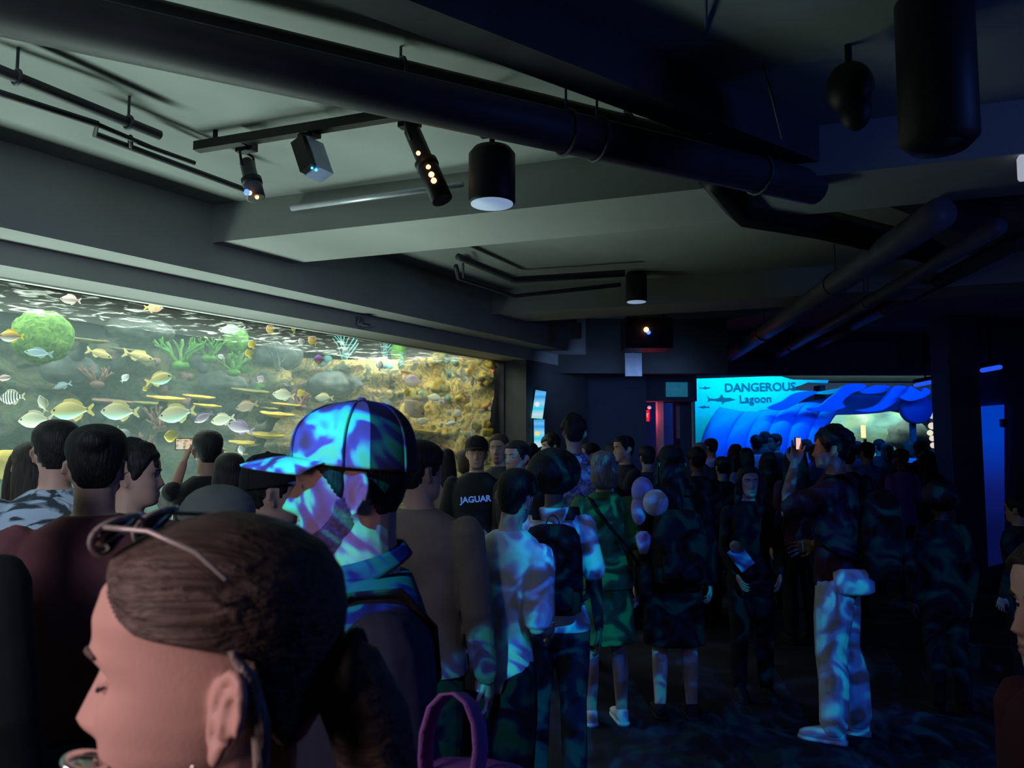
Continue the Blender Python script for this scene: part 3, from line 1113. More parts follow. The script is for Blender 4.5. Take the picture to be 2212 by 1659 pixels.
dome_coral(92, 728, 128, 116, 1.3, 'brain', 'big round bright green brain coral beside the yellow-tailed fish')
dome_coral(20, 1003, 110, 62, 0.9, 'yellow', 'large yellow mound coral low at the near end of the window', name='mound_coral')
dome_coral(870, 765, 60, 70, 1.6, 'green', 'hazy green round coral high near the far end of the aquarium', name='mound_coral')
dome_coral(510, 735, 56, 60, 1.9, 'green', 'small dim green coral under the water surface', name='mound_coral')
for (x, y, wd, q, cl, lb) in (
        (362, 866, 84, 1.15, 'yellow', 'upper yellow plate coral of the shelf behind the big silver fish'),
        (430, 862, 76, 1.4, 'yellow', 'thin yellow plate coral with a flat top beside the upper shelf'),
        (325, 876, 70, 1.3, 'olive', 'olive plate coral under the upper yellow shelf'),
        (448, 880, 60, 1.1, 'yellow', 'narrow tilted yellow plate coral near the purple fish'),
        (598, 900, 86, 1.0, 'yellow', 'broad yellow plate coral behind the iridescent cap'),
        (618, 878, 64, 1.3, 'yellow', 'small yellow plate coral above the broad one by the cap'),
        (585, 886, 50, 1.5, 'olive', 'small olive plate coral tucked above the broad yellow one'),
        (575, 945, 90, 0.9, 'yellow', 'low yellow plate coral just above the cap brim'),
        (530, 962, 76, 1.0, 'yellow', 'yellow plate coral behind the dark heads by the glass'),
        (440, 975, 90, 1.2, 'olive', 'olive plate coral behind the raised phone'),
        (500, 985, 70, 0.9, 'olive', 'low olive plate coral behind the small dark head'),
        (905, 812, 90, 1.2, 'yellow', 'yellow fringed plate coral high near the far end'),
        (920, 935, 96, 0.9, 'yellow', 'long yellow plate coral low near the far end'),
        (960, 905, 70, 1.1, 'olive', 'olive plate coral beside the cream fish'),
        (240, 872, 84, 1.5, 'rose', 'rosy brown plate coral behind the silver fish'),
        (190, 740, 90, 1.6, 'olive', 'long olive ledge coral beside the green brain coral'),
        (275, 760, 80, 1.9, 'olive', 'dim olive ledge coral near the middle of the rock wall'),
        (540, 850, 90, 1.5, 'olive', 'pale olive ledge coral in the middle of the tank'),
        (700, 905, 60, 1.2, 'olive', 'olive plate coral hidden behind the cap crown')):
    plate_coral(x, y, wd, q, cl, lb)
for (x, y, h, q, cl, lb) in (
        (345, 925, 60, 1.0, 'rose', 'rose branching coral between the yellow fish and the shelf'),
        (390, 790, 80, 1.7, 'green', 'bright green branching coral in the middle of the rock wall'),
        (450, 775, 70, 1.8, 'green', 'dim green branching coral beside the bright one'),
        (505, 805, 60, 1.7, 'green', 'small green branching coral below the silver fish'),
        (210, 830, 60, 1.6, 'rose', 'rosy branching coral over the brown ledge'),
        (850, 815, 60, 1.4, 'teal', 'teal branching coral above the cap crown'),
        (760, 820, 60, 1.7, 'grey', 'grey branching coral above the cap'),
        (650, 880, 50, 1.3, 'rose', 'rose branching coral behind the cap front'),
        (1010, 860, 60, 0.8, 'yellow', 'yellow branching coral near the window end'),
        (1055, 930, 60, 0.5, 'yellow', 'low yellow branching coral by the window end'),
        (970, 840, 60, 1.0, 'grey', 'grey branching coral near the far end'),
        (1000, 945, 60, 0.7, 'orange', 'orange branching coral low near the far end'),
        (300, 985, 60, 1.1, 'rose', 'pale rose branching coral low by the glass'),
        (940, 800, 50, 1.4, 'grey', 'pale grey branching coral above the fringed plate')):
    branch_coral(x, y, h, q, cl, lb)
fan_coral(965, 855, 60, 0.9, 'teal', 'tall teal sea fan near the far end')
fan_coral(745, 790, 70, 1.7, 'teal', 'hazy teal sea fan in the middle distance')
fan_coral(832, 775, 55, 1.7, 'teal', 'narrow teal sea fan under the window head')
fan_coral(1040, 840, 70, 0.55, 'yellow', 'yellow sea fan on the end wall')
fan_coral(600, 800, 60, 1.9, 'grey', 'grey sea fan on the shaded rock')
for (x, y, wd, h, q, lb) in ((480, 830, 110, 50, 2.0, 'dark boulder in the middle of the rock wall'), (150, 800, 120, 70, 1.9, 'dark boulder behind the blue fish'),
                             (720, 830, 120, 60, 1.9, 'grey boulder behind the cap'), (600, 770, 120, 60, 2.1, 'shaded boulder under the orange fish'), (300, 715, 150, 60, 2.2, 'long dark boulder under the water surface')):
    dome_coral(x, y, wd, h, q, 'grey', lb, name='reef_boulder')

# ------------------------------------------------------------------ knobs of coral growing on the rock
from mathutils.bvhtree import BVHTree
TW = Matrix(((TS.x, TN.x, 0, G0.x), (TS.y, TN.y, 0, G0.y), (0, 0, 1, 0), (0, 0, 0, 1)))
TREES = []
for n_ in ('reef_wall', 'reef_end_wall'):
    me = bpy.data.objects[n_].data
    TREES.append(BVHTree.FromPolygons([TW @ v_.co for v_ in me.vertices], [tuple(q.vertices) for q in me.polygons]))


def reef_hit(px, py):
    best = None
    o_, d_ = Vector((0, 0, CAM_Z)), ray(px, py)
    for t_ in TREES:
        h_ = t_.ray_cast(o_, d_.normalized())
        if h_[0] is not None and (best is None or h_[3] < best[3]):
            best = h_
    return best[0] if best else None


def knob(px, py, wpx, colr, label, group):
    c = reef_hit(px, py)
    if c is None:
        return
    r = px_len(wpx, c.y) / 2
    m = MB()
    sd = Vector((px * 0.1, py * 0.1, 0))
    for k in range(rnd.randint(2, 4)):
        off = Vector((rnd.uniform(-1, 1), rnd.uniform(-0.6, 0.2), rnd.uniform(-0.8, 0.8))) * r * 0.55
        m.ball(c + off, (r * rnd.uniform(0.45, 0.75), r * 0.5, r * rnd.uniform(0.35, 0.7)), 12, 8)
    m.v = [p + (p - c) * 0.35 * mnoise.noise(p * (2.2 / r * 0.5) + sd) for p in m.v]
    o = tag(m.build('coral_knob', CORAL[colr]), label, 'coral', group)
    remesh(o, r * 0.12, 2)


KN = (('yellow', 'yellow coral knob on the rock near the far end of the aquarium', 22, 865, 1078, 770, 960, 18, 34),
      ('orange', 'orange coral knob on the rock at the end of the window', 9, 1035, 1082, 785, 930, 14, 24),
      ('olive', 'olive coral knob on the rock near the far end of the aquarium', 14, 850, 1060, 770, 960, 20, 36),
      ('grey', 'grey coral knob on the middle of the rock wall', 16, 430, 860, 745, 900, 26, 50),
      ('green', 'green coral knob on the middle of the rock wall', 12, 330, 620, 730, 860, 20, 40),
      ('rose', 'brown-rose coral knob on the near part of the rock wall', 12, 60, 420, 760, 940, 22, 44),
      ('teal', 'teal coral knob on the far part of the rock wall', 9, 700, 990, 770, 900, 16, 30))
for (cl_, lb_, n_, xa, xb, ya, yb, wa, wb_) in KN:
    for _ in range(n_):
        knob(rnd.uniform(xa, xb), rnd.uniform(ya, yb), rnd.uniform(wa, wb_), cl_, lb_, lb_.split(' on ')[0] + 's')

# ------------------------------------------------------------------ fish
def fish_mat(name, a, b_, stripes=0.0, belly=None):
    """body colour by height (back to belly), optional bars"""
    if name in MATS:
        return MATS[name]
    m = bpy.data.materials.new(name)
    m.use_nodes = True
    nt = m.node_tree
    bs = nt.nodes['Principled BSDF']
    bs.inputs['Roughness'].default_value = 0.45
    tc = nt.nodes.new('ShaderNodeTexCoord')
    sp = nt.nodes.new('ShaderNodeSeparateXYZ')
    nt.links.new(tc.outputs['Generated'], sp.inputs[0])
    rp = nt.nodes.new('ShaderNodeValToRGB')
    el = rp.color_ramp.elements
    bl = belly or b_
    el[0].position, el[0].color = 0.15, (*bl, 1)
    el[1].position, el[1].color = 0.80, (*a, 1)
    k = el.new(0.45)
    k.color = (*b_, 1)
    if stripes:
        wv = nt.nodes.new('ShaderNodeTexWave')
        wv.inputs['Scale'].default_value = stripes
        wv.inputs['Distortion'].default_value = 0.4
        nt.links.new(tc.outputs['Generated'], wv.inputs['Vector'])
        nt.links.new(wv.outputs['Fac'], rp.inputs['Fac'])
        el[0].position, el[2].position = 0.35, 0.6
    else:
        nt.links.new(sp.outputs['Z'], rp.inputs['Fac'])
    nt.links.new(rp.outputs['Color'], bs.inputs['Base Color'])
    MATS[name] = m
    return m


FISH = {   # depth ratio, thickness, body mat, fin mat
    'snapper': (0.46, 0.16, fish_mat('fish_snapper', (0.45, 0.42, 0.20), (0.48, 0.50, 0.40), belly=(0.35, 0.62, 0.50)), pm('fin_olive', (0.62, 0.58, 0.25), 0.6)),
    'grunt': (0.44, 0.16, fish_mat('fish_grunt', (0.55, 0.48, 0.16), (0.45, 0.40, 0.18), belly=(0.30, 0.60, 0.48)), pm('fin_gold', (0.70, 0.58, 0.18), 0.6)),
    'pale': (0.46, 0.15, fish_mat('fish_pale', (0.62, 0.62, 0.42), (0.72, 0.74, 0.58)), pm('fin_pale', (0.72, 0.72, 0.55), 0.6)),
    'silver': (0.30, 0.12, fish_mat('fish_silver', (0.75, 0.82, 0.80), (0.90, 0.95, 0.92)), pm('fin_silver', (0.80, 0.86, 0.84), 0.6)),
    'blue': (0.30, 0.13, fish_mat('fish_blue', (0.22, 0.36, 0.42), (0.32, 0.46, 0.50)), pm('fin_blue', (0.28, 0.42, 0.48), 0.6)),
    'yellowtail': (0.52, 0.16, fish_mat('fish_yellowtail', (0.90, 0.60, 0.08), (0.30, 0.20, 0.16), belly=(0.70, 0.75, 0.70)), pm('fin_yellow', (0.98, 0.66, 0.02), 0.6)),
    'disc': (0.85, 0.14, fish_mat('fish_disc', (0.75, 0.62, 0.10), (0.90, 0.72, 0.12)), pm('fin_lemon', (0.95, 0.80, 0.15), 0.6)),
    'orangedisc': (0.85, 0.14, fish_mat('fish_orangedisc', (0.55, 0.30, 0.22), (0.85, 0.55, 0.10)), pm('fin_amber', (0.95, 0.60, 0.10), 0.6)),
    'orange': (0.55, 0.18, fish_mat('fish_orange', (0.95, 0.55, 0.10), (0.80, 0.50, 0.32)), MATS['fin_amber']),
    'rosy': (0.42, 0.16, fish_mat('fish_rosy', (0.85, 0.65, 0.60), (0.45, 0.32, 0.32), belly=(0.75, 0.65, 0.62)), pm('fin_rose', (0.80, 0.62, 0.56), 0.6)),
    'purple': (0.42, 0.16, fish_mat('fish_purple', (0.40, 0.28, 0.50), (0.50, 0.42, 0.52)), pm('fin_purple', (0.45, 0.36, 0.58), 0.6)),
    'sergeant': (0.55, 0.16, fish_mat('fish_sergeant', (0.85, 0.88, 0.80), (0.75, 0.78, 0.60), 2.6, (0.06, 0.07, 0.08)), MATS['fin_pale']),
    'cream': (0.62, 0.16, fish_mat('fish_cream', (0.80, 0.62, 0.42), (0.85, 0.72, 0.55)), pm('fin_cream', (0.85, 0.70, 0.52), 0.6)),
    'pearl': (0.62, 0.20, fish_mat('fish_pearl', (0.88, 0.90, 0.88), (0.78, 0.84, 0.86)), MATS['fin_silver']),
    'lilac': (0.75, 0.15, fish_mat('fish_lilac', (0.65, 0.45, 0.75), (0.90, 0.82, 0.85)), MATS['fin_pale']),
    'brown': (0.46, 0.16, fish_mat('fish_brown', (0.35, 0.26, 0.18), (0.42, 0.34, 0.26)), pm('fin_brown', (0.42, 0.30, 0.18), 0.6)),
    'dusky': (0.80, 0.16, fish_mat('fish_dusky', (0.30, 0.10, 0.50), (0.08, 0.04, 0.06), belly=(0.45, 0.15, 0.10)), pm('fin_dusky', (0.40, 0.15, 0.20), 0.6)),
    'longfish': (0.24, 0.12, fish_mat('fish_long', (0.55, 0.48, 0.16), (0.48, 0.42, 0.20)), MATS['fin_olive']),
}
FISH_MESH = {}
M_eye = pm('fish_eye', (0.01, 0.01, 0.01), 0.2)


def fish_meshes(kind):
    if kind in FISH_MESH:
        return FISH_MESH[kind]
    hr, th, bm_, fm_ = FISH[kind]
    prof = [(0.50, 0.04), (0.46, 0.22), (0.38, 0.52), (0.26, 0.84), (0.10, 1.0), (-0.06, 0.90), (-0.20, 0.60), (-0.28, 0.34), (-0.34, 0.22), (-0.38, 0.20)]
    secs = []
    for (x, k) in prof:
        zo = 0.02 * (1 - abs(x))
        secs.append((Vector((x, 0, zo)), Vector((0, th / 2 * (k ** 0.7), 0)), Vector((0, 0, hr / 2 * k))))
    body = MB().loft(secs, 16)
    tail = MB()
    hz = max(0.30, hr * 0.55)
    poly = [(-0.36, 0.05), (-0.50, hz / 2), (-0.53, hz / 2 * 0.8), (-0.45, 0.0), (-0.53, -hz / 2 * 0.8), (-0.50, -hz / 2), (-0.36, -0.05)]
    tail.prism([Vector((x, -0.008, z)) for x, z in poly], (0, 0.016, 0))
    dors = MB()
    t_ = [(0.24, hr * 0.40), (0.16, hr * 0.50 + 0.07), (0.0, hr * 0.49 + 0.085), (-0.14, hr * 0.42 + 0.07), (-0.26, hr * 0.22 + 0.05), (-0.24, hr * 0.17), (0.0, hr * 0.38)]
    dors.prism([Vector((x, -0.006, z)) for x, z in t_], (0, 0.012, 0))
    anal = MB()
    anal.prism([Vector((x, -0.006, -z)) for x, z in ((0.0, hr * 0.40), (-0.08, hr * 0.44 + 0.06), (-0.20, hr * 0.30 + 0.06), (-0.27, hr * 0.20), (-0.2, hr * 0.2))], (0, 0.012, 0))
    pect = MB()
    for s in (-1,):
        pect.prism([Vector((0.18, s * th * 0.45, 0.0)), Vector((0.06, s * (th * 0.45 + 0.07), -0.06)), Vector((0.08, s * (th * 0.45 + 0.05), 0.02))], (0.0, 0.006, 0.006))
    eye = MB()
    for s in (-1, 1):
        eye.ball((0.385, s * th * 0.30, hr * 0.10), (0.028, 0.014, 0.028), 10, 6)
    FISH_MESH[kind] = [('body', body.mesh('body'), bm_), ('tail_fin', tail.mesh('tail_fin'), fm_), ('dorsal_fin', dors.mesh('dorsal_fin'), fm_),
                       ('anal_fin', anal.mesh('anal_fin'), fm_), ('pectoral_fin', pect.mesh('pectoral_fin'), fm_), ('eye', eye.mesh('eye'), M_eye)]
    for (_, me, mt) in FISH_MESH[kind]:
        me.materials.append(mt)
    return FISH_MESH[kind]


def fish(px, py, lpx, kind, q, label, group=None, right=False, tilt=0.0, yaw=0.0):
    c = tank_px(px, py, q)
    L = px_len(lpx, c.y)
    e = empty('fish', c, label, 'fish', group)
    # image-left is -X: swim direction lies roughly across the view
    ang = (0 if right else PI) + R(yaw)
    e.rotation_euler = (0, -R(tilt), ang)
    e.scale = (L, L, L)
    for (n_, me, mt) in fish_meshes(kind):
        o = bpy.data.objects.new(n_, me)
        COL.objects.link(o)
        o.parent = e
    return e


FISHES = [
    (24, 727, 50, 'yellowtail', 0.5, 'yellow-tailed fish with a dark flank in front of the green brain coral', 0, 0, 10),
    (83, 763, 58, 'blue', 0.7, 'slender grey-blue fish at the foot of the green brain coral', 0, 4, 10),
    (152, 648, 46, 'rosy', 0.6, 'pinkish fish just under the water surface', 0, 6, 0),
    (332, 665, 38, 'orange', 0.8, 'orange fish just under the water surface', 1, 0, 15),
    (500, 713, 58, 'silver', 0.5, 'slim bright silver fish high in the tank', 0, 0, 0),
    (544, 745, 20, 'disc', 0.5, 'upper of two small yellow disc fish below the silver fish', 0, 60, 30),
    (537, 764, 20, 'disc', 0.45, 'lower of two small yellow disc fish below the silver fish', 0, 70, 30),
    (478, 771, 16, 'pearl', 0.7, 'tiny white fish beside the two yellow disc fish', 0, 20, 40),
    (344, 820, 60, 'grunt', 0.5, 'yellow-backed fish swimming alone in the middle of the tank', 1, 14, 0),
    (270, 817, 22, 'pearl', 0.6, 'small white fish tilted upward by the yellow-backed fish', 1, 50, 20),
    (314, 840, 12, 'disc', 0.4, 'tiny lime-yellow fish below the yellow-backed fish', 0, -20, 20),
    (26, 859, 54, 'sergeant', 0.4, 'black and white barred fish at the near end of the window', 0, -6, 0),
    (92, 872, 38, 'pale', 0.5, 'pale green fish diving beside the barred fish', 0, 70, 30),
    (8, 817, 30, 'rosy', 0.5, 'pinkish fish above the barred fish', 1, 10, 20),
    (76, 908, 74, 'pale', 0.45, 'large pale fish behind the tail-fanning yellow-brown one', 0, -4, 0),
    (155, 888, 92, 'grunt', 0.5, 'large yellow-brown fish with a fanned tail', 0, -4, 0),
    (258, 890, 82, 'snapper', 0.5, 'large green-bellied fish above the raised phone', 0, 0, 0),
    (382, 895, 80, 'snapper', 0.55, 'large green-bellied fish beside the small purple fish', 0, -12, 0),
    (440, 902, 42, 'purple', 0.45, 'small purple fish nosing down beside the green-bellied fish', 0, -30, 20),
    (481, 907, 52, 'pale', 0.6, 'pale fish following the small purple fish', 0, -12, 0),
    (518, 924, 60, 'purple', 0.5, 'purple-brown fish above the small dark head', 0, 16, 0),
    (533, 878, 48, 'brown', 0.7, 'brown fish over the pale fish', 0, -14, 0),
    (264, 938, 38, 'pearl', 0.35, 'plump white fish beside the dark bun of hair', 1, -50, 30),
    (370, 943, 30, 'disc', 0.4, 'small bright yellow fish over the rose coral', 0, 0, 40),
    (134, 834, 42, 'blue', 1.2, 'dim blue fish in the shaded middle of the tank', 0, -16, 0),
    (584, 712, 22, 'orangedisc', 0.5, 'orange disc fish high in the tank by the bracket', 0, 50, 30),
    (634, 709, 22, 'disc', 0.5, 'thin yellow disc fish swimming head-on high in the tank', 0, 70, 75),
    (651, 739, 18, 'lilac', 0.5, 'pale lilac disc fish beside the orange one', 0, 60, 30),
    (675, 736, 23, 'orangedisc', 0.5, 'orange disc fish touching the pale lilac one', 0, 40, 30),
    (690, 777, 25, 'dusky', 0.6, 'dark purple-edged disc fish above the cap brim', 0, 0, 20),
    (747, 758, 15, 'pearl', 0.6, 'tiny white fish above the cap crown', 0, 10, 30),
    (821, 790, 24, 'pearl', 0.5, 'white and yellow fish swimming nose-up above the cap button', 1, 80, 20),
    (563, 820, 20, 'lilac', 0.5, 'small bluish-white fish tilted upward in mid-tank', 1, 55, 20),
    (620, 831, 15, 'purple', 0.6, 'tiny violet fish above the cap front', 0, 20, 20),
    (632, 829, 9, 'disc', 0.6, 'tiny yellow fish beside the tiny violet one', 0, 0, 20),
    (612, 854, 48, 'pale', 0.5, 'pale forked-tail fish before the cap crown', 0, 6, 0),
    (651, 849, 18, 'disc', 0.6, 'little yellow fish touching the cap crown', 0, -30, 20),
    (880, 847, 18, 'disc', 0.4, 'little bright yellow fish behind the cap button', 0, -10, 30),
    (892, 881, 62, 'cream', 0.4, 'big cream fish nosing downward behind the cap', 1, -40, 10),
    (894, 824, 38, 'lilac', 0.5, 'lilac-white fish under the fringed yellow coral', 0, 4, 0),
    (988, 892, 24, 'pearl', 0.4, 'white fish with a red fin near the far end', 1, -50, 10),
    (935, 924, 15, 'disc', 0.4, 'pale yellow round fish over the long yellow coral', 0, 60, 20),
    (1020, 782, 15, 'orangedisc', 0.35, 'upper of two small orange fish near the window end', 0, 60, 30),
    (1020, 795, 15, 'orangedisc', 0.30, 'lower of two small orange fish near the window end', 0, 60, 30),
    (565, 688, 14, 'pearl', 0.5, 'tiny white fish at the water surface', 0, 0, 0),
    (521, 973, 22, 'pearl', 0.3, 'round pale fish beside the cap brim tip', 0, 70, 20),
    (387, 1108, 34, 'sergeant', 0.25, 'yellow barred fish low by the grey beanie', 1, 20, 0),
    (215, 765, 60, 'longfish', 0.9, 'long olive fish beside the green brain coral', 1, -18, 0),
    (300, 770, 70, 'longfish', 1.1, 'long dim olive fish in front of the dark boulder', 1, -14, 0),
    (700, 860, 40, 'snapper', 0.9, 'dim olive fish above the cap front', 0, 0, 0),
    (940, 860, 34, 'pale', 0.6, 'pale fish over the olive plate near the far end', 0, 10, 0),
    (975, 915, 30, 'silver', 0.4, 'slim silver fish low near the far end', 0, -14, 0),
    (915, 910, 34, 'pale', 0.5, 'pale fish under the cream fish', 0, -10, 0),
]
for (x, y, L_, k_, q_, lb_, rt_, tl_, yw_) in FISHES:
    fish(x, y, L_, k_, q_, lb_, None, bool(rt_), tl_, yw_)

# greenish haze of the tank water
m = bpy.data.materials.new('tank_water_haze')
m.use_nodes = True
nt = m.node_tree
nt.nodes.remove(nt.nodes['Principled BSDF'])
vs_ = nt.nodes.new('ShaderNodeVolumeScatter')
vs_.inputs['Color'].default_value = (0.62, 0.92, 0.92, 1)
vs_.inputs['Density'].default_value = 0.10
vs_.inputs['Anisotropy'].default_value = 0.25
nt.links.new(vs_.outputs[0], nt.nodes['Material Output'].inputs['Volume'])
o = tank_box(S0 - 0.1, S1 - 0.03, 0.07, 3.1, 0.31, 2.57).build('tank_water', m)
tag(o, 'hazy green water filling the aquarium', 'water')['kind'] = 'stuff'
# ------------------------------------------------------------------ lagoon entrance
M_panel = pm('pale_sign_panel', (0.70, 0.72, 0.74), 0.6, var=0.05)
M_letter = pm('dark_lettering', (0.03, 0.12, 0.15), 0.6)
M_wave = pm('blue_wave_paint', (0.10, 0.25, 0.95), 0.45, var=0.10, scale=3)
M_wave2 = pm('deep_blue_wave_paint', (0.04, 0.10, 0.50), 0.5, var=0.10, scale=3)
YS = 14.0


def outline(pts, Y):
    return [U(x, y, Y) for x, y in pts]


def smooth_poly(pts, k=4):
    """closed Catmull-Rom through pixel points"""
    out = []
    n = len(pts)
    for i in range(n):
        p0, p1, p2, p3 = (Vector((*pts[(i + d) % n], 0)) for d in (-1, 0, 1, 2))
        for j in range(k):
            t = j / k
            out.append((0.5 * ((2 * p1) + (p2 - p0) * t + (2 * p0 - 5 * p1 + 4 * p2 - p3) * t * t + (3 * p1 - p0 - 3 * p2 + p3) * t ** 3))[:2])
    return out


e = empty('lagoon_sign', U(1505, 985, YS), 'pale wave-edged sign reading DANGEROUS Lagoon with shark silhouettes', 'sign')
pp = [(1501, 818), (1660, 813), (1688, 813), (1712, 820), (1790, 821), (1788, 828), (1745, 826), (1730, 832), (1700, 842), (1770, 846), (1815, 838), (1825, 832), (1818, 846), (1790, 852), (1740, 850), (1700, 872), (1660, 890), (1600, 905), (1560, 960), (1530, 1010), (1503, 1010)]
MB().prism(outline(pp, YS), (0, 0.12, 0)).build('sign_panel', M_panel, e)
for x_ in (1515, 1600):
    q_ = U(x_, 1000, YS + 0.16)
    MB().box((q_.x, q_.y, q_.z / 2 + 0.2), (0.06, 0.06, q_.z + 0.4)).build('post', M_black, e)
fM = lambda x, y: Matrix.Translation(U(x, y, YS - 0.012)) @ Matrix.Rotation(R(-1.0), 4, 'Y') @ Matrix.Rotation(PI / 2, 4, 'X')
text_obj('lettering', 'DANGEROUS', M_letter, 0.215, fM(1642, 837), e, 0.008, bold=0.003)
text_obj('lettering', 'Lagoon', M_letter, 0.20, fM(1632, 862), e, 0.008)


def shark(x, y, L, flip=1):
    pts = [(-0.5, -0.02), (-0.56, -0.16), (-0.46, -0.05), (-0.30, -0.03), (-0.12, -0.06), (-0.02, -0.22), (0.06, -0.07), (0.30, -0.07), (0.5, 0.0), (0.3, 0.06), (0.12, 0.08), (0.0, 0.20), (0.0, 0.08), (-0.2, 0.06), (-0.4, 0.03), (-0.55, 0.10)]
    return MB().prism(outline([(x + flip * px * L, y + py * L * 0.9) for px, py in pts], YS - 0.01), (0, 0.02, 0)).build('shark_silhouette', M_letter, e)


shark(1560, 863, 58)
shark(1524, 838, 24)
shark(1521, 879, 22, -1)

# big cresting wave made of overlapping curved panels
wv = empty('wave_awning', U(1640, 985, 13.3), 'big blue cresting wave of overlapping ribbed panels under the lagoon sign', 'awning')
edges = [1515, 1560, 1602, 1645, 1692, 1735, 1764]
for k in range(len(edges) - 1):
    x0, x1 = edges[k] - 3, edges[k + 1] + 6
    rows = []
    for j in range(15):
        v = j / 14
        row = []
        for i in range(7):
            u = i / 6
            ytop = 882 + 10 * math.sin((k + u) * 1.1)
            xs = x0 + (x1 - x0) * u + 42 * (1 - v) ** 2.2
            yy = ytop + (992 - ytop) * v
            dep = 13.1 + 0.6 * (1 - v) ** 2 - 0.10 * math.sin(PI * u) + 0.05 * k
            row.append(U(xs, yy, dep))
        rows.append(row)
    MB().sheet(rows, 0.03).build('wave_panel', M_wave, wv)
for x_ in (1530, 1650, 1750):
    q_ = U(x_, 985, 13.45)
    MB().box((q_.x, q_.y + 0.05, q_.z / 2 + 0.1), (0.06, 0.06, q_.z + 0.2)).build('post', M_black, wv)
cr = empty('wave_crest', U(1900, 880, 13.0), 'curling blue wave ribbons sweeping over the tunnel mouth', 'decoration')
RIB = [
    ([(1660, 880), (1690, 866), (1715, 850), (1745, 845), (1768, 847), (1745, 858), (1715, 876), (1690, 886)], 13.4, M_wave),
    ([(1745, 882), (1770, 878), (1790, 862), (1812, 845), (1830, 830), (1868, 830), (1866, 840), (1840, 850), (1820, 868), (1825, 880), (1790, 888), (1760, 887)], 13.2, M_wave),
    ([(1860, 846), (1878, 836), (1895, 832), (1922, 834), (1912, 846), (1890, 850), (1868, 850)], 13.1, M_wave),
    ([(1850, 886), (1875, 882), (1900, 872), (1920, 850), (1932, 834), (1960, 836), (1952, 852), (1930, 872), (1905, 886), (1875, 890)], 12.9, M_wave),
    ([(1944, 858), (1958, 848), (1966, 834), (1978, 840), (1990, 846), (1996, 838), (2006, 840), (2010, 848), (2000, 856), (1980, 864), (1962, 866)], 12.7, M_wave),
    ([(1690, 884), (1750, 866), (1800, 860), (1860, 852), (1930, 860), (1960, 876), (1900, 892), (1800, 896), (1740, 892)], 14.2, M_wave2),
]
for (pts, Y, mt) in RIB:
    MB().prism(outline(smooth_poly(pts), Y), (0, 0.10, 0)).build('wave_ribbon', mt, cr)
bl = U(1984, 882, 13.0)
struct(MB().box((bl.x + 0.02, 13.25, 1.3), (0.08, 0.08, 2.6)).build('trim_14', M_navy))
gp = U(2014, 930, 13.72)
struct(MB().box((gp.x, gp.y, 1.3), (0.05, 0.05, 2.6)).build('trim_15', M_navy))
ap = U(1865, 960, 16.08)
struct(MB().box((ap.x, ap.y - 0.08, 0.88), (0.05, 0.05, 1.76)).build('trim_16', M_black))
tag(MB().lathe([(0.24, 0), (0.26, 0.03), (0.26, 0.15), (0.2, 0.2)], bl, 28, (0, 1, 0)).build('round_bubble_panel', M_wave2), 'round deep-blue bubble panel beside the tunnel mouth', 'panel')
struct(MB().box(U(1771, 868, 14.4), (0.10, 0.3, 0.6)).build('trim_13', M_black))
# tunnel mouth: lagoon wall with rounded opening and the lit lagoon tank behind
tb = []
for j in range(17):
    v = j / 16
    row = []
    for i in range(31):
        u = i / 30
        x = 1735 + 330 * u
        y = 870 + 245 * v
        row.append(U(x, y, 17.2 + 0.9 * math.sin(PI * u) - 0.9 * (1 - v) + 0.12 * mnoise.noise(Vector((u * 9, v * 6, 2)))))
    tb.append(row)
M_lag = ramp_mat('lagoon_water', [(0.30, (0.25, 0.34, 0.30)), (0.45, (0.30, 0.58, 0.52)), (0.55, (0.45, 0.68, 0.42)), (0.66, (0.70, 0.74, 0.60))], 1.6, 4, 0.8, 0.6, 0.2, 'noise', (0.7, 1, 2.6))
tag(MB().sheet(tb, 0.05).build('lagoon_reef', M_lag), 'bright green-grey lagoon tank scenery inside the tunnel mouth', 'reef')
arch = []
for k in range(13):
    a = PI * k / 12
    arch.append((1890 - 140 * math.cos(a), 975 - 92 * math.sin(a) ** 0.7))
op = [(1735, 975), (1735, 845), (2045, 845), (2045, 1141), (2030, 1141)] + arch[::-1] + [(1750, 1141), (1735, 1141)]
tag(MB().prism(outline(op, 15.2), (0, 0.25, 0)).build('tunnel_arch', M_navy), 'navy arched surround of the lagoon tunnel mouth', 'arch')
rk = empty('lagoon_rock', U(1960, 940, 16.6), 'dark rock inside the lagoon tunnel', 'rock')
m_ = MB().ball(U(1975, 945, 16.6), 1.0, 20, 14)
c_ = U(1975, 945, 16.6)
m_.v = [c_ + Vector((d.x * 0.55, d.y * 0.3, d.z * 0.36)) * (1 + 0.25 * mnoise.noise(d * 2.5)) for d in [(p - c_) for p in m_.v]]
m_.build('rock_body', pm('dark_rock', (0.08, 0.10, 0.09), 0.9), rk)
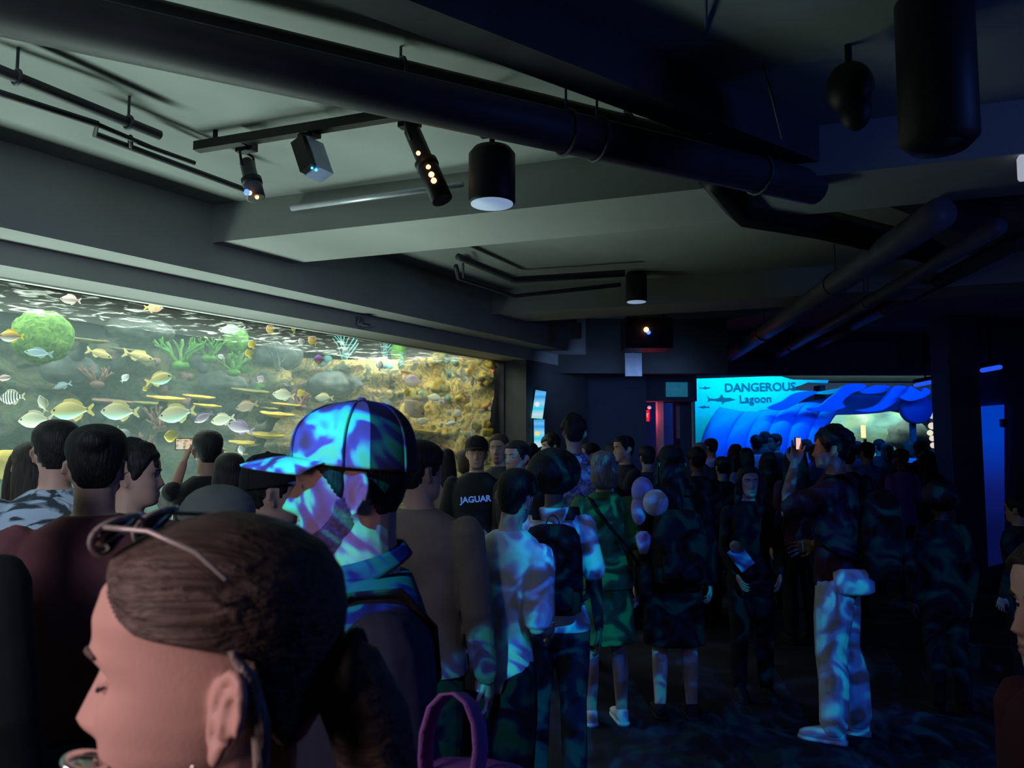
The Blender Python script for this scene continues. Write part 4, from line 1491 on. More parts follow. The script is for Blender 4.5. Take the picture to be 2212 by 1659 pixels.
# amber lamp post and ceiling light bars
tag(MB().box(U(1865, 932, 16.0), (0.07, 0.07, 0.26)).build('lit_post', emit_mat('amber_post', (1.0, 0.72, 0.35), 1.3)), 'short glowing amber post in the lagoon tunnel', 'lamp')
M_blueled = emit_mat('blue_led', (0.02, 0.10, 0.95), 0.9)
for (x0, y0, x1, y1, Y, lb) in ((1978, 832, 2024, 823, 10.5, 'longer blue light bar beside the curling wave'), (2032, 822, 2066, 814, 10.6, 'shorter blue light bar by the dark column'), (2122, 800, 2160, 793, 9.2, 'blue light bar high above the blue doorway')):
    e = empty('light_bar', U(x0, y0, Y), lb, 'light', 'blue light bars over the lagoon entrance')
    A_, B_ = U(x0, y0, Y), U(x1, y1, Y)
    MB().rod([A_, B_], 0.028, 8).build('tube', M_blueled, e)
    MB().rod([A_ + Vector((0, 0.02, 0.05)), B_ + Vector((0, 0.02, 0.05))], 0.03, 8).build('housing', M_black, e)
    MB().rod([A_.lerp(B_, 0.5) + Vector((0, 0.02, 0.05)), Vector((A_.lerp(B_, 0.5).x, Y, ZC))], 0.012, 6).build('hanger_rod', M_black, e)
# string of warm globes beside the tunnel
for k, (x, y, r, c) in enumerate(((2014, 898, 0.055, 0), (2013, 920, 0.06, 1), (2009, 935, 0.05, 2), (2014, 947, 0.05, 1), (2016, 962, 0.05, 1))):
    g = tag(MB().ball(U(x, y, 13.6), r, 12, 8).build('globe_lamp', emit_mat('globe_%d' % c, [(0.55, 0.65, 0.62), (0.85, 0.72, 0.55), (0.85, 0.85, 0.55)][c], 0.9)), ['pale topmost globe of the string beside the tunnel', 'warm globe lamp second in the string', 'yellow globe lamp in the middle of the string', 'warm globe lamp fourth in the string', 'warm lowest globe lamp of the string'][k], 'lamp', 'string of globes beside the tunnel')
# blue-lit doorway on the right, its light painted as a glowing gradient
dr = empty('blue_lit_door', U(2138, 1160, 9.35), 'tall blue-lit door with a black handle on the navy wall', 'screen')
bp_ = outline([(2105, 879), (2169, 874), (2170, 1110), (2172, 1215), (2112, 1230), (2108, 1120)], 9.44)


def blue_panel_mat():
    m = bpy.data.materials.new('blue_lit_panel')
    m.use_nodes = True
    nt = m.node_tree
    b_ = nt.nodes['Principled BSDF']
    tc = nt.nodes.new('ShaderNodeTexCoord')
    sp = nt.nodes.new('ShaderNodeSeparateXYZ')
    rp = nt.nodes.new('ShaderNodeValToRGB')
    rp.color_ramp.elements[0].position, rp.color_ramp.elements[0].color = 0.25, (0.002, 0.004, 0.05, 1)
    rp.color_ramp.elements[1].position, rp.color_ramp.elements[1].color = 0.80, (0.0, 0.04, 0.46, 1)
    k = rp.color_ramp.elements.new(0.5)
    k.color = (0.004, 0.010, 0.14, 1)
    nt.links.new(tc.outputs['Generated'], sp.inputs[0])
    nt.links.new(sp.outputs['Z'], rp.inputs['Fac'])
    nt.links.new(rp.outputs['Color'], b_.inputs['Emission Color'])
    b_.inputs['Emission Strength'].default_value = 1.0
    b_.inputs['Base Color'].default_value = (0.02, 0.03, 0.1, 1)
    return m


MB().prism(bp_, (0, 0.05, 0)).build('display', blue_panel_mat(), dr)
MB().box(U(2168, 914, 9.36), (0.06, 0.06, 0.10)).build('handle', M_black, dr)
# ------------------------------------------------------------------ people
def lerp_tab(tab, z):
    if z <= tab[0][0]:
        return tab[0][1:]
    for a, b_ in zip(tab, tab[1:]):
        if z <= b_[0]:
            t = (z - a[0]) / (b_[0] - a[0])
            t = t * t * (3 - 2 * t) * 0.35 + t * 0.65
            return tuple(p + (q - p) * t for p, q in zip(a[1:], b_[1:]))
    return tab[-1][1:]


# z, front x, back x, half width (eyes at z = 0, chin at -0.118, crown at +0.118)
HEAD_M = [(-0.122, 0.050, -0.006, 0.018), (-0.118, 0.068, -0.014, 0.030), (-0.108, 0.083, -0.030, 0.042), (-0.092, 0.087, -0.046, 0.052), (-0.072, 0.087, -0.060, 0.058),
          (-0.050, 0.086, -0.072, 0.063), (-0.025, 0.086, -0.086, 0.068), (0.0, 0.085, -0.095, 0.071), (0.022, 0.091, -0.100, 0.073), (0.048, 0.092, -0.103, 0.076),
          (0.070, 0.085, -0.100, 0.075), (0.090, 0.068, -0.088, 0.066), (0.104, 0.046, -0.068, 0.052), (0.113, 0.022, -0.044, 0.034), (0.118, -0.004, -0.016, 0.008)]
HEAD_F = [(z, f - 0.002 - (0.003 if z < -0.08 else 0), b_ + 0.002, w * (0.95 if z > -0.06 else 0.90)) for (z, f, b_, w) in HEAD_M]


def g2(v, s):
    return math.exp(-(v / s) ** 2)


def head_grid(tab, nz, na, feat=True, nose=1.0, lip=1.0, brow=1.0):
    """rows of head surface points, chin to crown; column 0 faces forward"""
    z0, z1 = tab[0][0], tab[-1][0]
    rows = []
    for j in range(nz + 1):
        t = j / nz
        z = z0 + (z1 - z0) * (0.5 - 0.5 * math.cos(PI * (0.04 + 0.92 * t))) if nz < 60 else z0 + (z1 - z0) * t
        f, b_, w = lerp_tab(tab, z)
        row = []
        for i in range(na):
            ph = 2 * PI * i / na
            th = ph - 0.42 * math.sin(ph)
            co, si = math.cos(th), math.sin(th)
            e = 2.25 if co > 0 else 2.0
            cx, a = (f + b_) / 2, (f - b_) / 2
            x = cx + a * math.copysign(abs(co) ** (2 / e), co)
            y = w * math.copysign(abs(si) ** (2 / e), si)
            if feat and co > 0.02:
                ay = abs(y)
                d = 0.0
                # nose
                if z < 0.024:
                    if z > -0.038:
                        k = (0.024 - z) / 0.062
                        N = 0.027 * k ** 1.15
                        sg = 0.0065 + 0.0075 * k
                    else:
                        k = min(1, (-0.038 - z) / 0.014)
                        N = 0.027 * (1 - k) ** 0.7
                        sg = 0.014
                    d += nose * N * g2(y, sg)
                    d += nose * 0.006 * g2(ay - 0.013, 0.006) * g2(z + 0.041, 0.007)
                d -= 0.0095 * g2(ay - 0.031, 0.015) * g2(z - 0.001, 0.012)
                d -= 0.004 * g2(ay - 0.014, 0.006) * g2(z - 0.006, 0.012)
                d += brow * 0.0045 * g2(ay - 0.026, 0.024) * g2(z - 0.021, 0.008)
                d += 0.004 * g2(ay - 0.045, 0.02) * g2(z + 0.030, 0.018)
                d += lip * 0.0065 * g2(y, 0.021) * g2(z + 0.0655, 0.0055)
                d += lip * 0.0065 * g2(y, 0.019) * g2(z + 0.0790, 0.0060)
                d -= 0.0045 * g2(y, 0.023) * g2(z + 0.0722, 0.0028)
                d -= 0.004 * g2(y, 0.022) * g2(z + 0.0895, 0.0055)
                d += 0.006 * g2(y, 0.020) * g2(z + 0.105, 0.010)
                x += d
            row.append(Vector((x, y, z)))
        rows.append(row)
    return rows


def surf_x(tab, y, z):
    f, b_, w = lerp_tab(tab, z)
    cx, a = (f + b_) / 2, (f - b_) / 2
    return cx + a * max(0.0, 1 - (abs(y) / w) ** 2.25) ** (1 / 2.25)


def grid_mb(rows):
    n = len(rows[0])
    vs = [p for r_ in rows for p in r_]
    fs = []
    for j in range(len(rows) - 1):
        for k in range(n):
            k2 = (k + 1) % n
            fs.append((j * n + k, j * n + k2, (j + 1) * n + k2, (j + 1) * n + k))
    fs.append(tuple(range(n - 1, -1, -1)))
    fs.append(tuple(range((len(rows) - 1) * n, len(rows) * n)))
    return MB().add(vs, fs, True)


def shell_mb(rows, mask, thick, under=-0.004):
    """head surface pushed out where mask(p) > 0 and under the skin elsewhere (hair, beard, lips)"""
    c = Vector((-0.005, 0, 0.0))
    out = []
    H = len(rows)
    n = len(rows[0])
    for j, row in enumerate(rows):
        r2 = []
        for i, p in enumerate(row):
            du = row[(i + 1) % n] - row[i - 1]
            dv = rows[min(j + 1, H - 1)][i] - rows[max(j - 1, 0)][i]
            nn = du.cross(dv)
            nn = nn.normalized() if nn.length > 1e-10 else (p - c).normalized()
            if nn.dot(p - c) < 0:
                nn = -nn
            k = max(0.0, min(1.0, mask(p)))
            k = k * k * (3 - 2 * k)
            th = thick(p) if callable(thick) else thick
            r2.append(p + nn * (under + (th - under) * k))
        out.append(r2)
    return grid_mb(out)


def hairline(p, line):
    """how far p lies above a hairline given as (x, z) pairs, in units of 8 mm"""
    xs = line
    if p.x >= xs[0][0]:
        z = xs[0][1]
    elif p.x <= xs[-1][0]:
        z = xs[-1][1]
    else:
        for (a, za), (b_, zb) in zip(xs, xs[1:]):
            if a >= p.x >= b_:
                z = za + (zb - za) * (a - p.x) / (a - b_)
                break
    return (p.z - z) / 0.008


LINE_M = [(0.085, 0.066), (0.058, 0.062), (0.046, 0.030), (0.030, 0.012), (0.010, -0.020), (0.000, -0.026), (-0.006, 0.020), (-0.040, 0.016), (-0.052, -0.070), (-0.10, -0.075)]
LINE_F = [(0.084, 0.074), (0.064, 0.058), (0.042, 0.033), (0.022, 0.014), (0.005, 0.012), (-0.004, 0.024), (-0.040, 0.020), (-0.054, -0.070), (-0.10, -0.070)]


def ear_mb(m, s, k=1.0, x0=-0.022, y0=0.070, z0=-0.012):
    """outer ear on side s"""
    C = Vector((x0, s * y0, z0))
    A = Vector((-0.35, s * 0.25, 0.0))      # ear plane: back and out
    A.normalize()
    Z = Vector((-0.18, 0.0, 1.0)).normalized()
    pts, rr = [], []
    for j in range(13):
        a = R(200 - 290 * j / 12)
        pts.append(C + A * (0.010 - 0.017 * math.cos(a)) * k * -1 * -1 + Z * (0.031 * math.sin(a)) * k + Vector((0, s * 0.004, 0)))
        rr.append(0.0050 * k * (0.8 + 0.3 * math.sin(PI * j / 12)))
    m.rod(pts, rr, 7)
    m.ball(C + A * 0.008 * k - Z * 0.004 * k, (0.016 * k, 0.007 * k, 0.026 * k), 12, 8, (A, Vector((0, s, 0)), Z))
    m.ball(C + A * 0.004 * k - Z * 0.030 * k + Vector((0, s * 0.004, 0)), (0.009 * k, 0.006 * k, 0.010 * k), 10, 8, (A, Vector((0, s, 0)), Z))
    m.ball(C - A * 0.004 * k - Z * 0.006 * k + Vector((0, s * 0.004, 0)), (0.005 * k, 0.006 * k, 0.009 * k), 8, 6)
    anti = [C + A * (0.016 - 0.010 * math.cos(R(150 - 200 * j / 6))) * k + Z * (0.020 * math.sin(R(150 - 200 * j / 6))) * k + Vector((0, s * 0.007, 0)) for j in range(7)]
    m.rod(anti, 0.0035 * k, 6)
    return m


def hand_template(curl):
    """left hand: wrist at origin, fingers along +X, palm towards -Z, thumb towards +Y"""
    m = MB()
    m.loft([(Vector((-0.012, 0, 0)), Vector((0, 0.022, 0)), Vector((0, 0, 0.017))), (Vector((0.01, 0, 0)), Vector((0, 0.026, 0)), Vector((0, 0, 0.017))),
            (Vector((0.045, 0, -0.001)), Vector((0, 0.038, 0)), Vector((0, 0, 0.015)), 2.4), (Vector((0.082, 0, -0.001)), Vector((0, 0.040, 0)), Vector((0, 0, 0.012)), 2.6),
            (Vector((0.094, 0, -0.002)), Vector((0, 0.036, 0)), Vector((0, 0, 0.009)), 2.4)], 16)
    for y, L, r, sp in ((-0.031, 0.060, 0.0072, -9), (-0.0105, 0.077, 0.0082, -3), (0.0105, 0.082, 0.0086, 2), (0.0315, 0.075, 0.0084, 8)):
        p = Vector((0.088, y, -0.002))
        pts, a = [p - Vector((0.012, 0, 0)), p], 0.0
        d0 = Vector((math.cos(R(sp)), math.sin(R(sp)), 0))
        for k, (fr, cu) in enumerate(((0.45, 0.55), (0.30, 1.0), (0.25, 0.8))):
            a += curl * cu
            d = d0 * math.cos(a) + Vector((0, 0, -math.sin(a)))
            p = p + d * L * fr
            pts.append(p)
        m.rod(pts, [r, r, r * 0.95, r * 0.86, r * 0.74], 8)
    th = [Vector((0.016, 0.020, -0.004)), Vector((0.038, 0.044, -0.010)), Vector((0.064, 0.060 - curl * 0.012, -0.018 - curl * 0.012)), Vector((0.088, 0.064 - curl * 0.03, -0.026 - curl * 0.02))]
    m.rod(th, [0.013, 0.0115, 0.0095, 0.0078], 8)
    m.ball((0.035, 0.026, -0.008), (0.026, 0.016, 0.013), 12, 8)
    return m


HANDS = {}
SKIN = {
    'light': pm('skin_light', (0.52, 0.33, 0.27), 0.5, var=0.05, scale=20, bump=0.05, bscale=300),
    'tan': pm('skin_tan', (0.36, 0.22, 0.17), 0.5, var=0.05, scale=20),
    'brown': pm('skin_brown', (0.16, 0.09, 0.06), 0.5, var=0.05, scale=20),
    'pale': pm('skin_pale', (0.60, 0.45, 0.40), 0.5, var=0.05, scale=20),
    'dark': pm('skin_dark', (0.07, 0.045, 0.035), 0.5, var=0.05, scale=20),
}


def hair_mat(name, col, st=(150, 150, 14)):
    return ramp_mat('hair_' + name, [(0.35, tuple(c * 0.6 for c in col)), (0.65, tuple(min(1, c * 1.5) for c in col))], 1.0, 3, 0.58, 0.3, 0.3, 'noise', st, 0.3)


HAIR = {'black': hair_mat('black', (0.012, 0.012, 0.014)), 'dark': hair_mat('dark', (0.030, 0.024, 0.020)), 'brown': hair_mat('brown', (0.075, 0.055, 0.045)), 'ash': hair_mat('ash', (0.20, 0.18, 0.16)), 'gray': hair_mat('gray', (0.28, 0.28, 0.28))}
M_white_eye = pm('eye_white', (0.38, 0.37, 0.37), 0.25, var=0.02)
M_iris = pm('eye_iris', (0.03, 0.02, 0.015), 0.15)
M_lip = pm('lip_skin', (0.42, 0.20, 0.18), 0.45, var=0.05)
M_sole = pm('white_rubber', (0.55, 0.57, 0.62), 0.6)

TOR_M = [(0.80, 0, 0.100, 0.160), (0.90, 0, 0.110, 0.168), (1.00, 0, 0.104, 0.156), (1.10, 0, 0.100, 0.152), (1.22, 0.005, 0.112, 0.166), (1.32, 0.006, 0.116, 0.176), (1.40, 0, 0.100, 0.168), (1.445, -0.006, 0.078, 0.120), (1.485, -0.010, 0.060, 0.068)]
TOR_F = [(0.80, 0, 0.105, 0.165), (0.90, -0.004, 0.112, 0.172), (1.00, 0, 0.092, 0.142), (1.10, 0, 0.085, 0.126), (1.22, 0.010, 0.108, 0.140), (1.32, 0.006, 0.104, 0.150), (1.40, 0, 0.086, 0.142), (1.445, -0.006, 0.066, 0.104), (1.485, -0.010, 0.052, 0.058)]
ARMS = {   # elbow and wrist relative to the shoulder (x forward, y outward, z up)
    'down': ((-0.03, 0.055, -0.29), (0.04, 0.070, -0.54)),
    'bent': ((-0.06, 0.06, -0.28), (0.16, 0.02, -0.34)),
    'akimbo': ((-0.09, 0.21, -0.22), (0.04, 0.05, -0.40)),
    'phone': ((0.16, 0.05, -0.20), (0.30, -0.06, 0.02)),
    'raise': ((0.26, 0.02, -0.10), (0.30, -0.06, 0.16)),
    'strap': ((0.02, 0.08, -0.27), (0.17, -0.06, -0.10)),
    'cross': ((0.03, 0.07, -0.27), (0.20, -0.14, -0.22)),
    'low': ((0.05, 0.05, -0.28), (0.22, 0.00, -0.44)),
}
PEOPLE = {}


def person(px, py, Y, face, label, h=None, fem=False, skin='light', hair='dark', style='short', top='tee', topc='black', bottom='pants', botc='black', shoe='black',
           lean=0, yaw=0, pitch=0, arms=('down', 'down'), voxel=0.010, group=None, loose=0.0, head_scale=1.0, wide=1.0, legs=0.0, curl=(0.45, 0.45), faces=True, extra_hair=None, nz=40, na=40,
           hmask=None, hem=0.86, tilt=0.0, collar=False, hair_thick=0.012, ear_x=-0.022, nose=1.0):
    """px, py: pixel of the crown of the head; Y: distance; face: 0 right, 90 away, 180 left, 270 to the camera"""
    crown = U(px, py, Y)
    if h is None:
        h = crown.z - 0.012
    s = h / 1.75
    fd = R(face)
    # crown offset from the feet when leaning
    Lm = Matrix.Translation((0, 0, 0.95)) @ Matrix.Rotation(R(lean), 4, 'Y') @ Matrix.Rotation(R(tilt), 4, 'X') @ Matrix.Translation((0, 0, -0.95))
    Hm = Lm @ Matrix.Translation((0.012, 0, 1.50)) @ Matrix.Rotation(R(yaw), 4, 'Z') @ Matrix.Rotation(R(pitch), 4, 'Y') @ Matrix.Translation((0, 0, 0.132)) @ Matrix.Scale(head_scale, 4)
    cr = (Matrix.Scale(s, 4) @ Hm @ Vector((-0.01, 0, 0.118)))
    if True:
        s *= (crown.z - 0.012) / cr.z
        cr = (Matrix.Scale(s, 4) @ Hm @ Vector((-0.01, 0, 0.118)))
    Rz = Matrix.Rotation(fd, 4, 'Z')
    off = Rz @ Vector((cr.x, cr.y, 0))
    base = Vector((crown.x - off.x, crown.y - off.y, 0))
    S = Matrix.Scale(s, 4)
    tor = TOR_F if fem else TOR_M
    shw = (0.160 if fem else 0.182) * wide
    th = 0.9 if fem else 1.0
    tab = HEAD_F if fem else HEAD_M
    # ---- skeleton
    J = {}
    for k, sd in enumerate((1, -1)):
        a = arms[k]
        el, wr = ARMS[a] if isinstance(a, str) else a
        sh = Vector((-0.005, sd * shw, 1.395))
        e_ = sh + Vector((el[0], sd * el[1], el[2]))
        w_ = sh + Vector((wr[0], sd * wr[1], wr[2]))
        J[sd] = [Lm @ sh, Lm @ e_, Lm @ w_]
    LG = {}
    for sd in (1, -1):
        sx = legs * sd
        LG[sd] = [Vector((0, sd * 0.088, 0.88)), Vector((0.012 + sx * 0.5, sd * 0.094, 0.49)), Vector((-0.018 + sx * 0.8, sd * 0.098, 0.33)), Vector((-0.02 + sx, sd * 0.102, 0.075))]
    # ---- body
    m = MB()
    m.loft([(Lm @ Vector((x, 0, z)), (Lm.to_3x3() @ Vector((1, 0, 0))) * a * 0.95, Vector((0, b_ * wide * 0.97, 0)), 2.3) for (z, x, a, b_) in tor], 24)
    m.tube([Lm @ Vector((-0.012, 0, 1.43)), Lm @ Vector((-0.008, 0, 1.50)), Hm @ Vector((-0.018, 0, -0.085)), Hm @ Vector((-0.022, 0, -0.03))], [0.066 * th, 0.057 * th, 0.056 * th, 0.055 * th], 18)
    hg = head_grid(tab, nz, na, True, nose)
    hm = grid_mb(hg)
    for sd in (1, -1):
        ear_mb(hm, sd, 0.94, ear_x)
    m.add([Hm @ p for p in hm.v], hm.f, True)
    for sd in (1, -1):
        sh, e_, w_ = J[sd]
        m.rod([sh, sh.lerp(e_, 0.45), e_, e_.lerp(w_, 0.4), w_], [0.050 * th, 0.047 * th, 0.038 * th, 0.038 * th, 0.026 * th], 12)
        A = LG[sd]
        m.rod([A[0], A[0].lerp(A[1], 0.5), A[1], A[2], A[3]], [0.086, 0.074 * th, 0.053, 0.052, 0.036], 14)
        m.loft([(A[3] + Vector((x, 0, z)), Vector((0, w, 0)), Vector((0, 0, hh))) for (x, z, w, hh) in ((-0.05, -0.04, 0.02, 0.02), (-0.03, -0.038, 0.032, 0.033), (0.05, -0.042, 0.036, 0.030), (0.12, -0.052, 0.040, 0.018), (0.165, -0.056, 0.025, 0.010))], 12)
    body = m.build('person', SKIN[skin], None, S)
    body.location = base
    body.rotation_euler = (0, 0, fd)
    tag(body, label, 'person', group)
    remesh(body, voxel * s, 3 if voxel > 0.006 else (1 if voxel < 0.0045 else 2))
    HANDS[body.name] = []
    for k, sd in enumerate((1, -1)):
        sh, e_, w_ = J[sd]
        d = (w_ - e_).normalized()
        ref = Lm.to_3x3() @ Vector((0, -sd, 0))        # palm faces inwards
        if d.z > -0.3:
            ref = Lm.to_3x3() @ Vector((0.3, -sd, -0.2))
        Zp = -(ref - d * ref.dot(d)).normalized()
        Yp = Zp.cross(d)
        if sd < 0:
            Yp = -Yp
        Mh = Matrix(((d.x, Yp.x, Zp.x, w_.x), (d.y, Yp.y, Zp.y, w_.y), (d.z, Yp.z, Zp.z, w_.z), (0, 0, 0, 1)))
        if d.z < -0.3:      # hanging hand: thumb forward
            pass
        HANDS[body.name].append((S @ Mh @ Matrix.Scale(1.0 if not fem else 0.92, 4), curl[k], 0.0045 if voxel < 0.009 else 0.006))
    P_ = {'o': body, 'S': S, 'H': Hm, 'L': Lm, 'J': J, 'LG': LG, 'base': base, 'fd': fd, 's': s, 'hg': head_grid(tab, nz, na, False), 'hgf': hg, 'voxel': voxel, 'h': h}
    PEOPLE[label] = P_
    # ---- eyes and brows
    if faces:
        for sd in (1, -1):
            ex_ = surf_x(tab, 0.031, 0.0) - 0.0095 - 0.0065
            q = MB().ball(Vector((ex_, sd * 0.031, 0.0)), 0.0118, 12, 8)
            ey = q.build('eye', M_white_eye, body, S @ Hm, True)
            q = MB().ball(Vector((ex_ + 0.0084, sd * 0.0318, 0.0)), (0.0048, 0.0058, 0.0062), 10, 6)
            q.build('iris', M_iris, ey, S @ Hm, True)
            for (e0, e1) in ((12, 80), (-75, -22)):
                cl_ = Vector((ex_, sd * 0.031, 0.0))
                MB().sheet([[cl_ + Vector((math.cos(R(el_)) * math.cos(R(az_)), math.cos(R(el_)) * math.sin(R(az_)), math.sin(R(el_)))) * 0.0132 for az_ in range(-80, 81, 16)] for el_ in [e0 + (e1 - e0) * q_ / 5 for q_ in range(6)]], 0.0008).build('eyelid', SKIN[skin], body, S @ Hm, True)
            pts = []
            for k_ in range(5):
                y_ = 0.013 + 0.0085 * k_
                z_ = 0.0205 + 0.0015 * k_ - 0.0012 * max(0, k_ - 2) ** 2
                pts.append(Vector((surf_x(tab, y_, z_) + 0.0035, sd * y_, z_)))
            MB().rod(pts, [0.0022, 0.0034, 0.0036, 0.003, 0.002], 6).build('eyebrow', HAIR.get(hair, HAIR['dark']), body, S @ Hm, True)
        lp = shell_mb(hg, lambda p: 1.6 - abs(p.z + 0.0722) / 0.009 if p.x > 0.06 and abs(p.y) < 0.025 - abs(p.z + 0.0722) * 0.6 else -1, 0.0012, -0.003)
        lp.build('lips', M_lip, body, S @ Hm, True)
    # ---- hair
    if style:
        line = LINE_F if fem else LINE_M
        mk = hmask or (lambda p: hairline(p, line))
        gh = P_['hg']
        hb = MB()
        hl = shell_mb(gh, mk, hair_thick, -0.006)
        hb.add(hl.v, hl.f, True)
        if style == 'long':
            hb.loft([(Vector((-0.030, 0, 0.06)), Vector((0.07, 0, 0)), Vector((0, 0.078, 0))), (Vector((-0.045, 0, 0.0)), Vector((0.062, 0, 0)), Vector((0, 0.086, 0))), (Vector((-0.058, 0, -0.08)), Vector((0.056, 0, 0)), Vector((0, 0.092, 0))),
                     (Vector((-0.070, 0, -0.17)), Vector((0.045, 0, 0)), Vector((0, 0.094, 0))), (Vector((-0.085, 0, -0.27)), Vector((0.035, 0, 0)), Vector((0, 0.080, 0))), (Vector((-0.09, 0, -0.34)), Vector((0.018, 0, 0)), Vector((0, 0.05, 0)))], 20)
            for sd in (1, -1):
                hb.rod([Vector((0.03, sd * 0.074, 0.05)), Vector((0.022, sd * 0.086, 0.0)), Vector((0.012, sd * 0.092, -0.08)), Vector((0.012, sd * 0.094, -0.18)), Vector((0.0, sd * 0.085, -0.26))], [0.018, 0.022, 0.026, 0.026, 0.012], 10)
        elif style == 'bob':
            hb.loft([(Vector((-0.026, 0, 0.07)), Vector((0.075, 0, 0)), Vector((0, 0.080, 0))), (Vector((-0.036, 0, 0.0)), Vector((0.072, 0, 0)), Vector((0, 0.092, 0))), (Vector((-0.040, 0, -0.07)), Vector((0.066, 0, 0)), Vector((0, 0.096, 0))), (Vector((-0.045, 0, -0.12)), Vector((0.05, 0, 0)), Vector((0, 0.082, 0)))], 20)
        elif style == 'afro':
            hb.ball((-0.030, 0, 0.045), (0.135, 0.145, 0.125), 26, 18)
            hb.v = [p + (p.normalized() * 0.006 * mnoise.noise(p * 60)) for p in hb.v]
        elif style == 'curly':
            for _ in range(60):
                a, ph = rnd.uniform(0, 2 * PI), rnd.uniform(0.0, 1.5)
                hb.ball(Vector((-0.018 + 0.098 * math.sin(ph) * math.cos(a), 0.082 * math.sin(ph) * math.sin(a), 0.035 + 0.092 * math.cos(ph))), rnd.uniform(0.018, 0.028), 8, 6)
        elif style == 'bun':
            hb.ball((-0.095, 0, 0.075), (0.042, 0.042, 0.038), 14, 10)
        elif style == 'tail':
            hb.rod([Vector((-0.095, 0, 0.04)), Vector((-0.135, 0, 0.03)), Vector((-0.150, 0, -0.04)), Vector((-0.145, 0, -0.13)), Vector((-0.135, 0, -0.22))], [0.022, 0.030, 0.034, 0.028, 0.010], 12)
        ho = hb.build('hair', HAIR[hair], body, S @ Hm, True)
        if style in ('long', 'bob', 'bun', 'tail', 'afro', 'curly'):
            remesh(ho, max(0.006, voxel) * s, 3)
    # ---- clothes
    gx = 0.012 + loose * 0.4
    if top:
        m = MB()
        secs = []
        for (z, x, a, b_) in tor:
            if z < hem - 0.02:
                continue
            k = 1.0 if z < 1.41 else 1.25
            secs.append((Lm @ Vector((x, 0, z)), (Lm.to_3x3() @ Vector((1, 0, 0))) * (a + gx * k), Vector((0, (b_ * wide + gx * k), 0)), 2.35))
        z, x, a, b_ = tor[0][0], 0, 0, 0
        lowa = lerp_tab([(t[0], t[2], t[3]) for t in tor], hem)
        secs.insert(0, (Lm @ Vector((0, 0, hem)), (Lm.to_3x3() @ Vector((1, 0, 0))) * (lowa[0] + gx + 0.004), Vector((0, lowa[1] * wide + gx + 0.004, 0)), 2.35))
        if not collar:
            secs = secs[:-1] + [(Lm @ Vector((-0.012, 0, 1.487)), (Lm.to_3x3() @ Vector((1, 0, 0))) * 0.074 * th, Vector((0, 0.084 * th, 0)))]
        m.loft(secs, 26)
        for sd in (1, -1):
            sh, e_, w_ = J[sd]
            g = 0.012 + loose * 0.5
            if top == 'long':
                m.rod([sh, sh.lerp(e_, 0.5), e_, e_.lerp(w_, 0.5), w_.lerp(e_, 0.06)], [0.052 * th + g, 0.047 * th + g, 0.040 * th + g, 0.037 * th + g, 0.030 * th + g], 12)
            elif top == 'tee':
                q = sh.lerp(e_, 0.78)
                m.rod([sh, sh.lerp(e_, 0.4), q], [0.053 * th + g, 0.052 * th + g, 0.052 * th + g + 0.006], 12)
        o = m.build('shirt' if top != 'long' else 'jacket', CLOTH[topc] if isinstance(topc, str) else topc, body, S, True)
        remesh(o, max(0.006, voxel) * s, 3)
        P_['top'] = o
    if bottom:
        m = MB()
        z1 = 0.98
        m.loft([(Vector((0, 0, z)), Vector((a + 0.012, 0, 0)), Vector((0, b_ * min(wide, 1.1) + 0.012, 0)), 2.4) for (z, x, a, b_) in ((0.78, 0, 0.085, 0.13), (0.83, 0, 0.103, 0.162), (0.87, 0, 0.108, 0.166), (0.91, 0, 0.104, 0.160), (0.93, 0, 0.098, 0.150))], 24)
        g = 0.014 + loose
        if bottom in ('pants', 'shorts'):
            for sd in (1, -1):
                A = LG[sd]
                if bottom == 'pants':
                    m.rod([A[0], A[0].lerp(A[1], 0.5), A[1], A[2], A[3] + Vector((0, 0, 0.03))], [0.088 + g * 0.7, 0.076 + g, 0.056 + g, 0.053 + g * 1.1, 0.044 + g * 1.2], 14)
                else:
                    m.rod([A[0], A[0].lerp(A[1], 0.5), A[0].lerp(A[1], 0.85)], [0.090 + g * 0.7, 0.082 + g, 0.078 + g], 14)
        else:
            zl = {'skirt': 0.52, 'dress': 0.52, 'coat': 0.47}[bottom]
            m.loft([(Vector((0, 0, zl)), Vector((0.165, 0, 0)), Vector((0, 0.205, 0))), (Vector((0, 0, 0.62)), Vector((0.150, 0, 0)), Vector((0, 0.198, 0))), (Vector((0, 0, 0.80)), Vector((0.128, 0, 0)), Vector((0, 0.186, 0))), (Vector((0, 0, 0.95)), Vector((0.112, 0, 0)), Vector((0, 0.164, 0)))], 26)
        o = m.build({'pants': 'trousers', 'shorts': 'shorts'}.get(bottom, 'skirt'), CLOTH[botc] if isinstance(botc, str) else botc, body, S, True)
        remesh(o, max(0.006, voxel) * s, 3)
        P_['bottom'] = o
